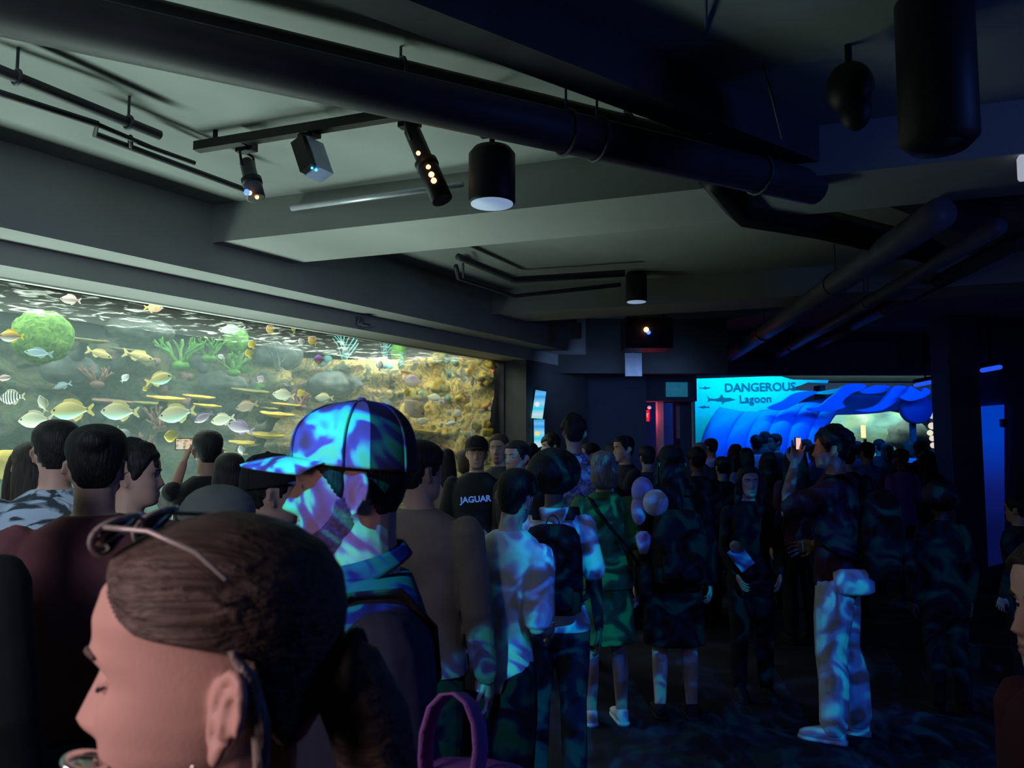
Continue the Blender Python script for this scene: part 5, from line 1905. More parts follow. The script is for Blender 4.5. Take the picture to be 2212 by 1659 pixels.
    if shoe:
        for sd in (1, -1):
            A = LG[sd][3]
            sh_ = MB().loft([(Vector((A.x + x, A.y, z)), Vector((0, w, 0)), Vector((0, 0, hh)), 2.4) for (x, z, w, hh) in
                             ((-0.062, 0.050, 0.018, 0.028), (-0.050, 0.052, 0.034, 0.040), (-0.01, 0.060, 0.042, 0.048), (0.05, 0.050, 0.045, 0.038), (0.11, 0.042, 0.049, 0.028), (0.16, 0.036, 0.044, 0.020), (0.185, 0.032, 0.024, 0.012))], 16)
            so = sh_.build('shoe', CLOTH[shoe], body, S, True)
            MB().loft([(Vector((A.x + x, A.y, 0.0115)), Vector((0, w, 0)), Vector((0, 0, 0.0115)), 4) for (x, w) in ((-0.070, 0.020), (-0.055, 0.040), (0.0, 0.046), (0.06, 0.047), (0.12, 0.052), (0.165, 0.046), (0.192, 0.024))], 16).build('sole', M_sole if shoe != 'black' else CLOTH['black'], so, S, True)
    return P_


def backpack(P_, label, mat, size=(0.17, 0.30, 0.44), z=1.20, strap=True, loop=None):
    """pack worn on the back of person P_: a thing of its own"""
    W = Matrix.Translation(P_['base']) @ Matrix.Rotation(P_['fd'], 4, 'Z') @ P_['S'] @ P_['L']
    d, w, h = size
    c = Vector((-0.135 - d / 2, 0, z))
    e = empty('backpack', W @ (c + Vector((0, 0, -h / 2))), label, 'backpack')
    m = MB().loft([(c + Vector((0, 0, hz * h)), Vector((d / 2 * k, 0, 0)), Vector((0, w / 2 * k2, 0)), 3.2) for (hz, k, k2) in ((-0.5, 0.55, 0.75), (-0.46, 0.9, 0.95), (-0.2, 1.05, 1.02), (0.15, 1.0, 1.0), (0.36, 0.8, 0.92), (0.46, 0.5, 0.75), (0.5, 0.2, 0.4))], 22)
    m.build('pack_body', mat, e, W)
    MB().loft([(c + Vector((-d * 0.5 - 0.02, 0, hz * h)), Vector((0.035 * k, 0, 0)), Vector((0, w * 0.36 * k, 0)), 3.2) for (hz, k) in ((-0.42, 0.6), (-0.38, 1), (-0.1, 1), (-0.04, 0.6))], 18).build('front_pocket', mat, e, W)
    for sd in (1, -1):
        y = sd * 0.105
        pts = [Vector((-0.12, y * 0.8, 1.43)), Vector((-0.06, y, 1.485)), Vector((0.02, y * 1.05, 1.475)), Vector((0.095, y * 1.15, 1.40)), Vector((0.125, y * 1.35, 1.28)), Vector((0.09, y * 1.75, 1.15)), Vector((-0.05, y * 1.75, 1.05)), Vector((-0.14, y * 1.2, 1.03))]
        g = [[p + Vector((0, o_ * 0.022, 0)) for o_ in (-1, -0.3, 0.3, 1)] for p in pts]
        MB().sheet(g, 0.010).build('shoulder_strap', mat, e, W)
    lp = [c + Vector((0.06, 0.035 * math.cos(PI * k / 8) * -1, h / 2 - 0.01 + 0.05 * math.sin(PI * k / 8))) for k in range(9)]
    MB().sheet([[p + Vector((o_ * 0.012, 0, 0)) for o_ in (-1, 1)] for p in lp], 0.004).build('grab_loop', loop or mat, e, W)
    return e


def phone(P_, hand, label, screen=None, glow=0.6, off=(0.0, 0.0, 0.04), turn=90):
    """phone held at a hand of P_"""
    W = Matrix.Translation(P_['base']) @ Matrix.Rotation(P_['fd'], 4, 'Z') @ P_['S']
    w_ = P_['J'][hand][2]
    e_ = P_['J'][hand][1]
    d = (w_ - e_).normalized()
    c = w_ + d * 0.085 + Vector(off)
    e = empty('phone', W @ c, label, 'phone')
    MB().box(c, (0.008, 0.150, 0.074)).build('case', CLOTH['black'], e, W)
    MB().box(c - Vector((0.005, 0, 0)), (0.003, 0.142, 0.066)).build('screen', screen or emit_mat('phone_screen', (0.8, 0.75, 0.7), glow), e, W)
    return e


def pc(name, col, **k):
    k.setdefault('rough', 0.85)
    k.setdefault('var', 0.12)
    k.setdefault('scale', 12)
    k.setdefault('bump', 0.12)
    k.setdefault('bscale', 25)
    return pm('cloth_' + name, col, **k)


CLOTH = {
    'black': pc('black', (0.014, 0.015, 0.018)), 'navy': pc('navy', (0.030, 0.042, 0.085)), 'maroon': pc('maroon', (0.16, 0.055, 0.065)), 'grey': pc('grey', (0.20, 0.21, 0.21)),
    'denim': pc('denim', (0.10, 0.15, 0.24)), 'white': pc('white', (0.62, 0.64, 0.68)), 'green': pc('green', (0.05, 0.20, 0.07)), 'taupe': pc('taupe', (0.26, 0.20, 0.19)),
    'blue': pc('blue', (0.10, 0.17, 0.55)), 'purple': pc('purple', (0.24, 0.10, 0.42)), 'lilac': pc('lilac', (0.42, 0.36, 0.62)), 'wine': pc('wine', (0.07, 0.022, 0.036)),
    'charcoal': pc('charcoal', (0.05, 0.055, 0.06)), 'cream': pc('cream', (0.60, 0.56, 0.48)), 'sky': pc('sky', (0.35, 0.48, 0.70)), 'red': pc('red', (0.35, 0.06, 0.06)),
    'khaki': pc('khaki', (0.24, 0.24, 0.17)),
    'bands': ramp_mat('cloth_bands', [(0.42, (0.04, 0.06, 0.08)), (0.52, (0.42, 0.55, 0.70))], 7.5, 2, 0.85, 2.5, 0.0, 'noise', (0.8, 0.8, 1.6)),
    'floral': ramp_mat('cloth_floral', [(0.40, (0.05, 0.07, 0.22)), (0.55, (0.22, 0.28, 0.60)), (0.70, (0.40, 0.45, 0.75))], 18, 3, 0.85, 1.5),
}
# ------------------------------------------------------------------ headwear
def world_of(P_):
    return Matrix.Translation(P_['base']) @ Matrix.Rotation(P_['fd'], 4, 'Z') @ P_['S']


def cap(P_, label, mat, brim_mat=None, seam_mat=None, backwards=False, n=48, back_mat=None):
    """baseball cap worn by P_: crown, brim, button, seams"""
    W = world_of(P_) @ P_['H']
    if backwards:
        W = W @ Matrix.Rotation(PI, 4, 'Z')
    e = empty('baseball_cap', W @ Vector((0, 0, 0.02)), label, 'cap')
    brim_mat = brim_mat or mat
    seam_mat = seam_mat or mat
    cx, a, b_ = -0.007, 0.108, 0.090

    def crown(ph, t, out=0.0):
        co, si = math.cos(ph), math.sin(ph)
        x0 = cx + (a + out) * co
        zr = 0.032 + 0.14 * x0
        ex = 3.4 if co > 0 else 2.5
        ex = 2.9 + (1.0 * co if co > 0 else 0)
        k = max(0.0, 1 - t ** ex) ** (1 / 2.1)
        zt = 0.142 + out
        xs = cx - 0.014 * t ** 2
        return Vector((xs + (a + out) * co * k, (b_ + out) * si * k, zr + (zt - zr) * t))
    rows = [[crown(2 * PI * i / n, j / 22) for i in range(n)] for j in range(23)]
    inner = [[crown(2 * PI * i / n, j / 22, -0.004) for i in range(n)] for j in range(21)]
    vs = [p for r_ in rows for p in r_]
    fs = [(j * n + i, j * n + (i + 1) % n, (j + 1) * n + (i + 1) % n, (j + 1) * n + i) for j in range(22) for i in range(n)]
    L = len(vs)
    vs += [p for r_ in inner for p in r_]
    fs += [(L + j * n + i, L + (j + 1) * n + i, L + (j + 1) * n + (i + 1) % n, L + j * n + (i + 1) % n) for j in range(20) for i in range(n)]
    fs += [(i, L + i, L + (i + 1) % n, (i + 1) % n) for i in range(n)]
    if back_mat:
        sel = lambda q: all(R(112) < 2 * PI * (i_ % n) / n < R(248) for i_ in q)
        MB().add(vs, [q for q in fs if not sel(q)], True).build('cap_crown', mat, e, W)
        MB().add(vs, [q for q in fs if sel(q)], True).build('back_panel', back_mat, e, W)
    else:
        MB().add(vs, fs, True).build('cap_crown', mat, e, W)
    g = []
    for j in range(9):
        t = j / 8
        row = []
        for i in range(25):
            ph = R(-74 + 148 * i / 24)
            p0 = crown(ph, 0.0)
            fw = 0.085 * (math.cos(ph) ** 0.55 if math.cos(ph) > 0 else 0)
            row.append(Vector((p0.x + fw * t, p0.y * (1 - 0.06 * t), p0.z + 0.002 - 0.012 * t * t - 0.55 * (p0.y ** 2) * 1.2 * t)))
        g.append(row)
    MB().sheet(g, 0.004).build('brim', brim_mat, e, W)
    MB().ball(crown(0, 1.0) + Vector((0, 0, 0.001)), (0.008, 0.008, 0.005), 12, 8).build('button', mat, e, W)
    for k in range(6):
        ph = R(30 + 60 * k)
        MB().tube([crown(ph, t / 12, 0.0006) for t in range(13)], 0.0022, 6).build('seam', seam_mat, e, W)
    return e


def beanie(P_, label, mat, line=0.0):
    W = world_of(P_) @ P_['H']
    e = empty('knit_beanie', W @ Vector((0, 0, 0.03)), label, 'hat')
    shell_mb(P_['hg'], lambda p: (p.z - (0.030 + 0.12 * p.x) - line) / 0.008, lambda p: 0.020 + 0.02 * max(0, p.z), -0.005).build('knit_crown', mat, e, W)
    pts = [Vector((-0.006 + 0.112 * math.cos(a), 0.092 * math.sin(a), 0.044 + line + 0.12 * (0.1 * math.cos(a)))) for a in [2 * PI * k / 32 for k in range(33)]]
    MB().tube(pts, 0.011, 8, cap=False).build('cuff', mat, e, W)
    return e


# ------------------------------------------------------------------ the two people close to the camera
M_holo = pm('cap_grey_satin', (0.40, 0.40, 0.44), 0.5, var=0.05, spec=0.4)
M_capdark = pm('cap_seam', (0.10, 0.10, 0.12), 0.7)
man = person(768, 880, 1.27, 200, 'man in a satin cap and navy polo watching the aquarium in profile', skin='light', hair='black', style='short', top='tee', topc='navy', botc='black',
             head_scale=0.98, voxel=0.0032, nz=110, na=120, pitch=2, yaw=-20, nose=1.28, arms=('down', 'down'), wide=1.04, hair_thick=0.004)
cap(man, 'shiny satin baseball cap with a flat brim on the man in navy polo', M_holo, None, M_capdark, back_mat=pm('cap_mesh_back', (0.045, 0.042, 0.048), 0.8))
W_ = man['S'] @ man['H']
BL = [(0.10, -0.084), (0.075, -0.084), (0.060, -0.070), (0.040, -0.058), (0.022, -0.040), (0.012, -0.012), (-0.004, -0.006), (-0.012, -0.030), (-0.022, -0.075), (-0.10, -0.10)]
beard = shell_mb(man['hgf'], lambda p: max(min(-hairline(p, BL) * 0.45, (p.x + 0.022) / 0.006), (1 - abs(p.z + 0.0575) / 0.006) if p.x > 0.070 and abs(p.y) < 0.028 else -1), 0.0010, -0.0025)
beard.build('beard', pm('stubble', (0.17, 0.11, 0.09), 0.8, var=0.4, scale=160), man['o'], W_, True)
# polo collar
cg = []
for j in range(5):
    t = j / 4
    row = []
    for i in range(25):
        a = R(35 + 290 * i / 24)
        rr = 0.060 + 0.013 * t
        row.append(Vector((-0.008 + rr * math.cos(a) * 1.05, rr * math.sin(a) * 1.08, 1.516 - 0.034 * t - 0.030 * math.cos(a) * (0.6 + 0.5 * t))))
    cg.append(row)
MB().sheet(cg, 0.004).build('collar', CLOTH['navy'], man['top'], man['S'] @ man['L'], True)
MB().lathe([(0.006, 0), (0.006, 0.003), (0.003, 0.004)], Vector((0.118, 0.004, 1.40)), 12, (1, 0, 0.5)).build('shirt_button', M_sole, man['top'], man['S'] @ man['L'], True)
# sling bag strap over his near shoulder
Wm = world_of(man) @ man['L']
sb = empty('sling_bag', Wm @ Vector((0.10, -0.10, 0.98)), 'black sling bag with a wide strap over the shoulder of the man in navy polo', 'bag')
sp_ = [(-0.13, 0.03, 1.30), (-0.105, 0.10, 1.40), (-0.045, 0.125, 1.466), (0.03, 0.115, 1.462), (0.100, 0.075, 1.405), (0.140, 0.02, 1.31), (0.148, -0.05, 1.20), (0.140, -0.11, 1.10)]
MB().sheet([[Vector(p) + Vector((0.004, o_ * 0.016, o_ * 0.010)) for o_ in (-1, -0.3, 0.3, 1)] for p in sp_], 0.006).build('strap', CLOTH['black'], sb, Wm)
MB().loft([(Vector((0.165, -0.12, 1.0 + z)), Vector((0.035 * k, 0, 0)), Vector((0, 0.09 * k, 0)), 3) for z, k in ((-0.1, 0.6), (-0.08, 1), (0.06, 1), (0.09, 0.6))], 18).build('bag_body', CLOTH['black'], sb, Wm)

WLINE = [(0.084, 0.074), (0.064, 0.066), (0.042, 0.048), (0.022, 0.036), (0.005, 0.032), (-0.006, 0.036), (-0.048, 0.030), (-0.062, -0.070), (-0.10, -0.070)]
woman = person(488, 1096, 0.60, 180, 'woman with tied-back brown hair passing close by in profile', fem=True, skin='light', hair='brown', style='short', top='tee', topc='charcoal', botc='denim', head_scale=1.005,
               voxel=0.0028, nz=110, na=120, lean=10, pitch=-9, hair_thick=0.010, faces=True, ear_x=-0.034, hmask=lambda p: hairline(p, WLINE) * 0.36)
Wh = woman['S'] @ woman['H']
M_whair = hair_mat('swept', (0.075, 0.058, 0.048), (12, 160, 160))
for c_ in woman['o'].children:
    if c_.name.startswith('hair'):
        c_.data.materials[0] = M_whair
hb = MB()
hb.rod([Vector((-0.085, 0, 0.01)), Vector((-0.112, 0.0, -0.008)), Vector((-0.130, 0.0, -0.045)), Vector((-0.142, 0.0, -0.10)), Vector((-0.150, 0.0, -0.17)), Vector((-0.150, 0.0, -0.25))], [0.026, 0.032, 0.034, 0.030, 0.024, 0.010], 16)
HL = [(0.050, 0.100), (0.066, 0.088), (0.060, 0.072), (0.044, 0.056), (0.028, 0.046), (0.012, 0.042), (-0.002, 0.044)]
for k in range(34):
    u = k / 33 * (len(HL) - 1.001)
    i_ = int(u)
    x0 = HL[i_][0] + (HL[i_ + 1][0] - HL[i_][0]) * (u - i_)
    z0 = HL[i_][1] + (HL[i_ + 1][1] - HL[i_][1]) * (u - i_)
    pts = []
    for j in range(10):
        t = j / 9
        x = x0 + (-0.100 - x0) * t
        z = z0 + (0.004 - z0) * t ** 1.25 + 0.030 * (1 - u / 6.5) * math.sin(PI * t)
        f_, b__, w_ = lerp_tab(HEAD_F, min(0.112, z))
        cxx, aa = (f_ + b__) / 2, (f_ - b__) / 2
        ex = max(0.03, 1 - ((x - cxx) / aa) ** 2)
        pts.append(Vector((x, (w_ + 0.007) * math.sqrt(ex), z)))
    hb.rod(pts, [0.002, 0.004, 0.005, 0.0055, 0.0055, 0.0055, 0.0055, 0.005, 0.005, 0.004], 6)
hb.build('hair_locks', M_whair, woman['o'], Wh, True)['kind'] = 'stuff'
# paler lock behind the ear: a hair highlight put into its colour
MB().rod([Vector((-0.040, 0.073, 0.035)), Vector((-0.058, 0.078, 0.012)), Vector((-0.066, 0.078, -0.02)), Vector((-0.064, 0.070, -0.05)), Vector((-0.052, 0.062, -0.075))], [0.003, 0.006, 0.007, 0.006, 0.003], 8).build('highlight_lock', HAIR['ash'], woman['o'], Wh, True)
MB().tube([Vector((-0.118 + 0.0 * k, 0.030 * math.cos(k * PI / 8), -0.006 + 0.030 * math.sin(k * PI / 8))) for k in range(17)], 0.007, 8, cap=False).build('hair_tie', CLOTH['black'], woman['o'], Wh, True)
MB().rod([Vector((0.0735, 0.022, -0.003)), Vector((0.0765, 0.030, -0.0055)), Vector((0.0735, 0.038, -0.005)), Vector((0.066, 0.044, -0.001))], [0.0012, 0.002, 0.002, 0.001], 6).build('eyelash', HAIR['black'], woman['o'], Wh, True)
MB().ball(Vector((0.0628, 0.0312, 0.0012)), 0.0130, 14, 10).build('eyelid', SKIN['light'], woman['o'], Wh, True)
er = empty('earring', (world_of(woman) @ woman['H']) @ Vector((-0.02, 0.083, -0.05)), 'tiny silver drop earring on the woman passing close by', 'earring')
MB().tube([Vector((-0.020 + 0.003 * math.cos(k * PI / 6), 0.083, -0.050 + 0.005 * math.sin(k * PI / 6))) for k in range(13)], 0.0008, 6, cap=False).build('hoop', pm('silver', (0.8, 0.8, 0.82), 0.2, 1.0), er, world_of(woman) @ woman['H'])
MB().ball(Vector((-0.020, 0.083, -0.058)), 0.0025, 8, 6).build('drop', MATS['silver'], er, world_of(woman) @ woman['H'])
# sunglasses pushed up on her hair
Wg = world_of(woman) @ woman['H'] @ Matrix.Translation((0.064, 0, 0.116)) @ Matrix.Rotation(R(-40), 4, 'Y')
sg = empty('sunglasses', Wg @ Vector((0, 0, 0)), 'sunglasses pushed up on the hair of the woman passing close by', 'glasses')
M_frame = pm('glossy_frame', (0.30, 0.30, 0.28), 0.15, spec=0.8)
for sd in (1, -1):
    ring = [Vector((0.004 * math.cos(a * 2), sd * 0.034 + 0.026 * math.cos(a), 0.020 * math.sin(a))) for a in [2 * PI * k / 24 for k in range(25)]]
    MB().tube(ring, 0.0022, 6, cap=False).build('rim', M_frame, sg, Wg)
    MB().lathe([(0.0, -0.0008), (1.0, -0.0008), (1.0, 0.0008), (0.0, 0.0008)], (0, 0, 0), 24, (1, 0, 0)).build('lens', pm('smoked_lens', (0.03, 0.03, 0.035), 0.08, spec=0.9), sg, Wg @ Matrix.Translation((0, sd * 0.034, 0)) @ Matrix.Diagonal((1, 0.025, 0.019, 1)))
    MB().rod([Vector((0.0, sd * 0.060, 0.008)), Vector((-0.03, sd * 0.070, 0.030)), Vector((-0.07, sd * 0.082, 0.045)), Vector((-0.10, sd * 0.084, 0.045))], 0.0020, 6).build('temple', M_frame, sg, Wg)
MB().rod([Vector((0.002, -0.009, 0.004)), Vector((0.004, 0, 0.008)), Vector((0.002, 0.009, 0.004))], 0.002, 6).build('bridge', M_frame, sg, Wg)
# glossy bottle she holds at her mouth
bc = U(188, 1648, 0.56)
bt = empty('drink_bottle', bc + Vector((0, 0, -0.2)), 'glossy clear drink bottle mouth at the lips of the passing woman', 'bottle')
M_clear = pm('clear_plastic', (0.50, 0.53, 0.58), 0.08, spec=1.0, var=0.3, scale=60)
bx = Vector((0.25, 0, 0.97)).normalized()
MB().lathe([(0.033, -0.20), (0.034, -0.19), (0.034, -0.07), (0.026, -0.045), (0.014, -0.020), (0.0135, -0.004)], bc, 24, bx).build('bottle_body', M_clear, bt)
MB().tube([bc + (bx.orthogonal().normalized() * math.cos(a) + bx.cross(bx.orthogonal().normalized()) * math.sin(a)) * 0.0145 for a in [2 * PI * k / 24 for k in range(25)]], 0.003, 8, cap=False).build('rim', MATS['silver'], bt)

# purple loop handle of a bag close by
M_loop = pm('purple_webbing', (0.30, 0.14, 0.46), 0.75, var=0.1, scale=50, bump=0.2, bscale=200)
pb_ = U(980, 1690, 1.02)
e = empty('purple_bag', pb_ + Vector((0, 0, -0.35)), 'purple bag with a standing loop handle close below the man in navy polo', 'bag')
lp = [(925, 1700), (921, 1640), (924, 1585), (940, 1530), (965, 1503), (990, 1500), (1015, 1520), (1032, 1565), (1036, 1620), (1024, 1700)]
MB().sheet([[U(x + dx, y, 1.02 + dy) for dx, dy in ((-15, -0.012), (-5, -0.004), (5, 0.004), (15, 0.012))] for x, y in lp], 0.003).build('loop_handle', M_loop, e)
MB().loft([(pb_ + Vector((0, 0.02, z)), Vector((0.11 * k, 0, 0)), Vector((0, 0.06 * k, 0)), 3) for z, k in ((-0.34, 0.8), (-0.30, 1.0), (-0.06, 1.0), (0.0, 0.85), (0.012, 0.5))], 22).build('bag_body', CLOTH['purple'], e)

# ------------------------------------------------------------------ people by the glass
p3 = person(-170, 905, 1.7, 100, 'person in black at the edge beside the man in the red shirt', topc='black', top='long', hair='black', voxel=0.010, faces=False)
p4 = person(125, 905, 3.05, 120, 'man in a light blue and black patterned shirt facing the glass', hair='black', topc='bands', botc='charcoal', voxel=0.008, wide=1.05, arms=('down', 'raise'), faces=False)
p5 = person(70, 952, 3.65, 130, 'person with long dark hair and a red top at the near end of the glass', fem=True, style='long', hair='dark', topc='red', voxel=0.009, faces=False)
p6 = person(212, 914, 2.3, 112, 'person in a maroon shirt and jeans standing with one hand on the hip', hair='black', style='bun', topc='maroon', botc='denim', voxel=0.007, wide=1.12, arms=('akimbo', 'down'), loose=0.01, faces=False)
p7 = person(288, 955, 2.85, 20, 'person in black seen in profile beside the maroon shirt', hair='black', topc='black', top='long', voxel=0.008, style='curly')
p8 = person(450, 928, 4.6, 115, 'person in a dark tee raising a phone at the glass', skin='tan', hair='black', topc='black', voxel=0.008, arms=('raise', 'bent'), faces=False)
phone(p8, 1, 'phone with a lit picture raised in front of the glass', ramp_mat('phone_fish_picture', [(0.35, (0.25, 0.20, 0.15)), (0.5, (0.75, 0.55, 0.35)), (0.65, (0.75, 0.75, 0.65))], 40, 2, 0.4, estr=0.7))
phone(p4, -1, 'phone with a purple picture held above the heads by the glass', ramp_mat('phone_purple_picture', [(0.35, (0.25, 0.10, 0.45)), (0.55, (0.55, 0.20, 0.50)), (0.70, (0.85, 0.40, 0.25))], 14, 2, 0.4, estr=0.6))
p9 = person(497, 976, 4.0, 110, 'small person with bobbed dark hair and a grey top by the glass', fem=True, style='bob', hair='black', topc='grey', top='long', voxel=0.009, faces=False)
p10 = person(474, 1052, 1.95, 140, 'person in a grey knit beanie behind the passing woman', hair='brown', topc='navy', top='long', voxel=0.007)
beanie(p10, 'grey knit beanie on the person behind the passing woman', CLOTH['grey'])
p11 = person(585, 985, 2.5, 35, 'person in navy with a blue-brimmed cap behind the man in navy polo', hair='black', topc='navy', top='long', voxel=0.008, faces=False, hair_thick=0.003)
cap(p11, 'dark cap with a violet-blue brim half hidden by the satin cap', CLOTH['black'], CLOTH['blue'], n=28)
p12 = person(905, 948, 2.95, 70, 'broad person in a taupe hoodie behind the man in navy polo', hair='black', topc='taupe', top='long', wide=1.15, voxel=0.008, loose=0.015, yaw=-20)
p13 = person(962, 967, 6.6, 120, 'small dark-haired person in brown by the far end of the glass', hair='black', style='long', fem=True, topc='taupe', voxel=0.010, faces=False)
p14 = person(1030, 944, 5.9, 272, 'man in a black cap and black tee with blue lettering facing away from the glass', hair='black', topc='black', skin='light', voxel=0.009, wide=1.05, hair_thick=0.003)
cap(p14, 'black baseball cap on the man with blue shirt lettering', CLOTH['black'], n=28)
tm = world_of(p14) @ Matrix.Translation((0.142, -0.006, 1.285)) @ Matrix.Rotation(PI / 2, 4, 'Z') @ Matrix.Rotation(PI / 2, 4, 'X') @ Matrix.Rotation(R(4), 4, 'Z')
M_print = pm('blue_print', (0.30, 0.55, 0.95), 0.6, emit=(0.08, 0.22, 0.8), estr=0.35)  # print given a glow of its own in place of light
tx = text_obj('shirt_lettering', 'JAGUAR', M_print, 0.064, tm, None, 0.004, bold=0.002)
tx.parent = p14['top']
tx.matrix_parent_inverse = (Matrix.Translation(p14['base']) @ Matrix.Rotation(p14['fd'], 4, 'Z')).inverted()
p15 = person(1078, 936, 6.4, 255, 'pale person looking back beside the man in the black cap', fem=True, hair='brown', style='short', topc='charcoal', voxel=0.010)
p16 = person(1118, 950, 5.5, 225, 'person in dark clothes with the face turned by the info screens', hair='dark', topc='black', top='long', voxel=0.010)
# ------------------------------------------------------------------ middle of the hall
p17 = person(1240, 897, 6.0, 92, 'tall person with curly hair and a blue floral shirt', skin='tan', hair='black', style='curly', topc='floral', botc='navy', voxel=0.009, faces=False)
p17b = person(1190, 938, 8.2, 200, 'person with curly hair behind the tall one in the floral shirt', hair='black', style='curly', topc='grey', voxel=0.012)
p18 = person(1197, 982, 3.75, 84, 'person with a big round afro, white shirt and black backpack', fem=True, skin='brown', hair='black', style='afro', topc='white', botc='charcoal', voxel=0.007, faces=False)
backpack(p18, 'black backpack on the person with the afro', CLOTH['black'])
p19 = person(1122, 1010, 3.05, 62, 'person in a white tee standing with one hand on the hip before the afro', fem=True, hair='black', style='short', topc='white', botc='black', voxel=0.007, hem=0.80, arms=('akimbo', 'bent'), loose=0.018, faces=False, tilt=9)
p20 = person(1303, 972, 4.75, 96, 'person in a green dress with ash hair and bare legs', fem=True, hair='ash', style='bob', top='tee', topc='green', bottom='dress', botc='green', shoe='white', voxel=0.008, loose=0.012, faces=False)
Wd = world_of(p20)
sb = empty('crossbody_bag', Wd @ Vector((-0.10, -0.24, 0.92)), 'black crossbody bag over the green dress', 'bag')
pts = [(-0.125, -0.20, 1.02), (-0.135, -0.12, 1.14), (-0.132, -0.02, 1.26), (-0.125, 0.06, 1.36), (-0.07, 0.105, 1.445), (0.02, 0.10, 1.45), (0.10, 0.05, 1.36), (0.135, -0.03, 1.22), (0.125, -0.14, 1.08)]
MB().sheet([[Vector(p) + Vector((-0.006, o_ * 0.018, o_ * 0.010)) for o_ in (-1, 0, 1)] for p in pts], 0.006).build('strap', CLOTH['black'], sb, Wd)
MB().loft([(Vector((-0.08, -0.245, 0.94 + z)), Vector((0.10 * k, 0, 0)), Vector((0, 0.045 * k, 0)), 3) for z, k in ((-0.11, 0.7), (-0.09, 1), (0.08, 1), (0.10, 0.7))], 18).build('bag_body', CLOTH['black'], sb, Wd)
p21 = person(1450, 960, 4.85, 88, 'person in a long black coat with bare lower legs', fem=True, hair='black', style='long', top='long', topc='black', bottom='coat', botc='black', shoe='black', skin='pale', voxel=0.008, loose=0.012, faces=False, wide=1.1)
backpack(p21, 'big black backpack on the person in the long black coat', CLOTH['black'], (0.2, 0.34, 0.46), 1.12)
Wd = world_of(p21)
pt = empty('plush_toy', U(1398, 1110, 4.42), 'lilac plush toy with a pale round pompom hanging from the black backpack', 'toy')
MB().ball(U(1388, 1062, 4.45), (0.065, 0.05, 0.085), 18, 12).ball(U(1380, 1100, 4.45), (0.045, 0.045, 0.09), 18, 12).build('plush_body', CLOTH['lilac'], pt)
MB().ball(U(1416, 1086, 4.38), (0.072, 0.06, 0.075), 20, 14).build('pompom', CLOTH['white'], pt)
MB().loft([(U(1390, y, 4.42), Vector((w_, 0, 0)), Vector((0, 0.03, 0))) for y, w_ in ((1148, 0.02), (1158, 0.045), (1175, 0.04), (1195, 0.022))], 14).build('tag', CLOTH['lilac'], pt)
p22 = person(1616, 1004, 5.2, 268, 'person with long black hair and dark clothes facing the camera', fem=True, hair='black', style='long', top='long', topc='black', botc='black', voxel=0.009, arms=('low', 'low'))
bx_ = U(1600, 1205, 4.9)
e = empty('blue_card', bx_, 'tilted pale blue card held by the person with long black hair', 'card')
MB().box(bx_, (0.10, 0.012, 0.15), (Vector((0.80, 0, 0.60)), Vector((0, 1, 0)), Vector((-0.60, 0, 0.80)))).build('card_sheet', CLOTH['sky'], e)
MB().ball(U(1588, 1180, 4.88), (0.035, 0.03, 0.035), 14, 10).build('pale_tab', CLOTH['white'], e)
p23 = person(1798, 922, 4.5, 150, 'man in pale trousers and a maroon tee raising a phone', hair='black', style='curly', topc='wine', botc='white', shoe='white', skin='tan', voxel=0.007, arms=(((0.25, 0.04, -0.12), (0.20, -0.05, 0.15)), 'bent'), legs=0.05, loose=0.014)
backpack(p23, 'large black backpack on the man in pale trousers', CLOTH['black'], (0.22, 0.34, 0.50), 1.16)
phone(p23, 1, 'phone held up by the man in pale trousers', emit_mat('phone_warm', (1.0, 0.62, 0.55), 0.9))
Wd = world_of(p23)
wb = empty('waist_pack', Wd @ Vector((-0.15, 0.02, 0.93)), 'pale waist pack on the hip of the man in pale trousers', 'bag')
MB().loft([(Vector((-0.10, 0.13, 0.90 + z)), Vector((0.10 * k, 0.05 * k, 0)), Vector((-0.02 * k, 0.05 * k, 0)), 3) for z, k in ((-0.07, 0.7), (-0.05, 1), (0.05, 1), (0.07, 0.7))], 18).build('pack_body', CLOTH['white'], wb, Wd)
p24 = person(1719, 962, 6.6, 96, 'person with long dark hair in front of the blue wave', fem=True, hair='dark', style='long', topc='wine', top='long', voxel=0.010, faces=False)
p25 = person(1348, 940, 7.2, 200, 'person in black holding a small white light by the exit sign', hair='black', topc='black', top='long', voxel=0.011, arms=('phone', 'down'))
phone(p25, 1, 'small bright phone by the exit sign', emit_mat('phone_white', (0.75, 0.85, 0.9), 0.8))
p26 = person(2030, 1046, 4.9, 92, 'short person with a round black afro near the dark column', fem=True, skin='dark', hair='black', style='afro', top='long', topc='black', voxel=0.009, faces=False)
p27 = person(2312, 1150, 1.32, 184, 'person in a wine jacket with white piping passing the far side of the hall', fem=True, skin='pale', hair='dark', style='short', top='long', topc='wine', voxel=0.0055, nz=80, na=80, head_scale=1.12)
Wd = p27['S'] @ p27['L']
for k, pts in enumerate(([(0.125, 0.03, 1.42), (0.135, 0.06, 1.30), (0.135, 0.085, 1.20), (0.12, 0.10, 1.08)], [(0.02, 0.235, 1.30), (0.012, 0.252, 1.20), (0.0, 0.258, 1.10)])):
    MB().rod([Vector(p) for p in pts], 0.0045, 6).build('piping', M_sole, p27['top'], Wd, True)
p28 = person(2196, 1070, 5.4, 120, 'person in black standing by the blue panel', topc='black', top='long', hair='black', voxel=0.011, faces=False)

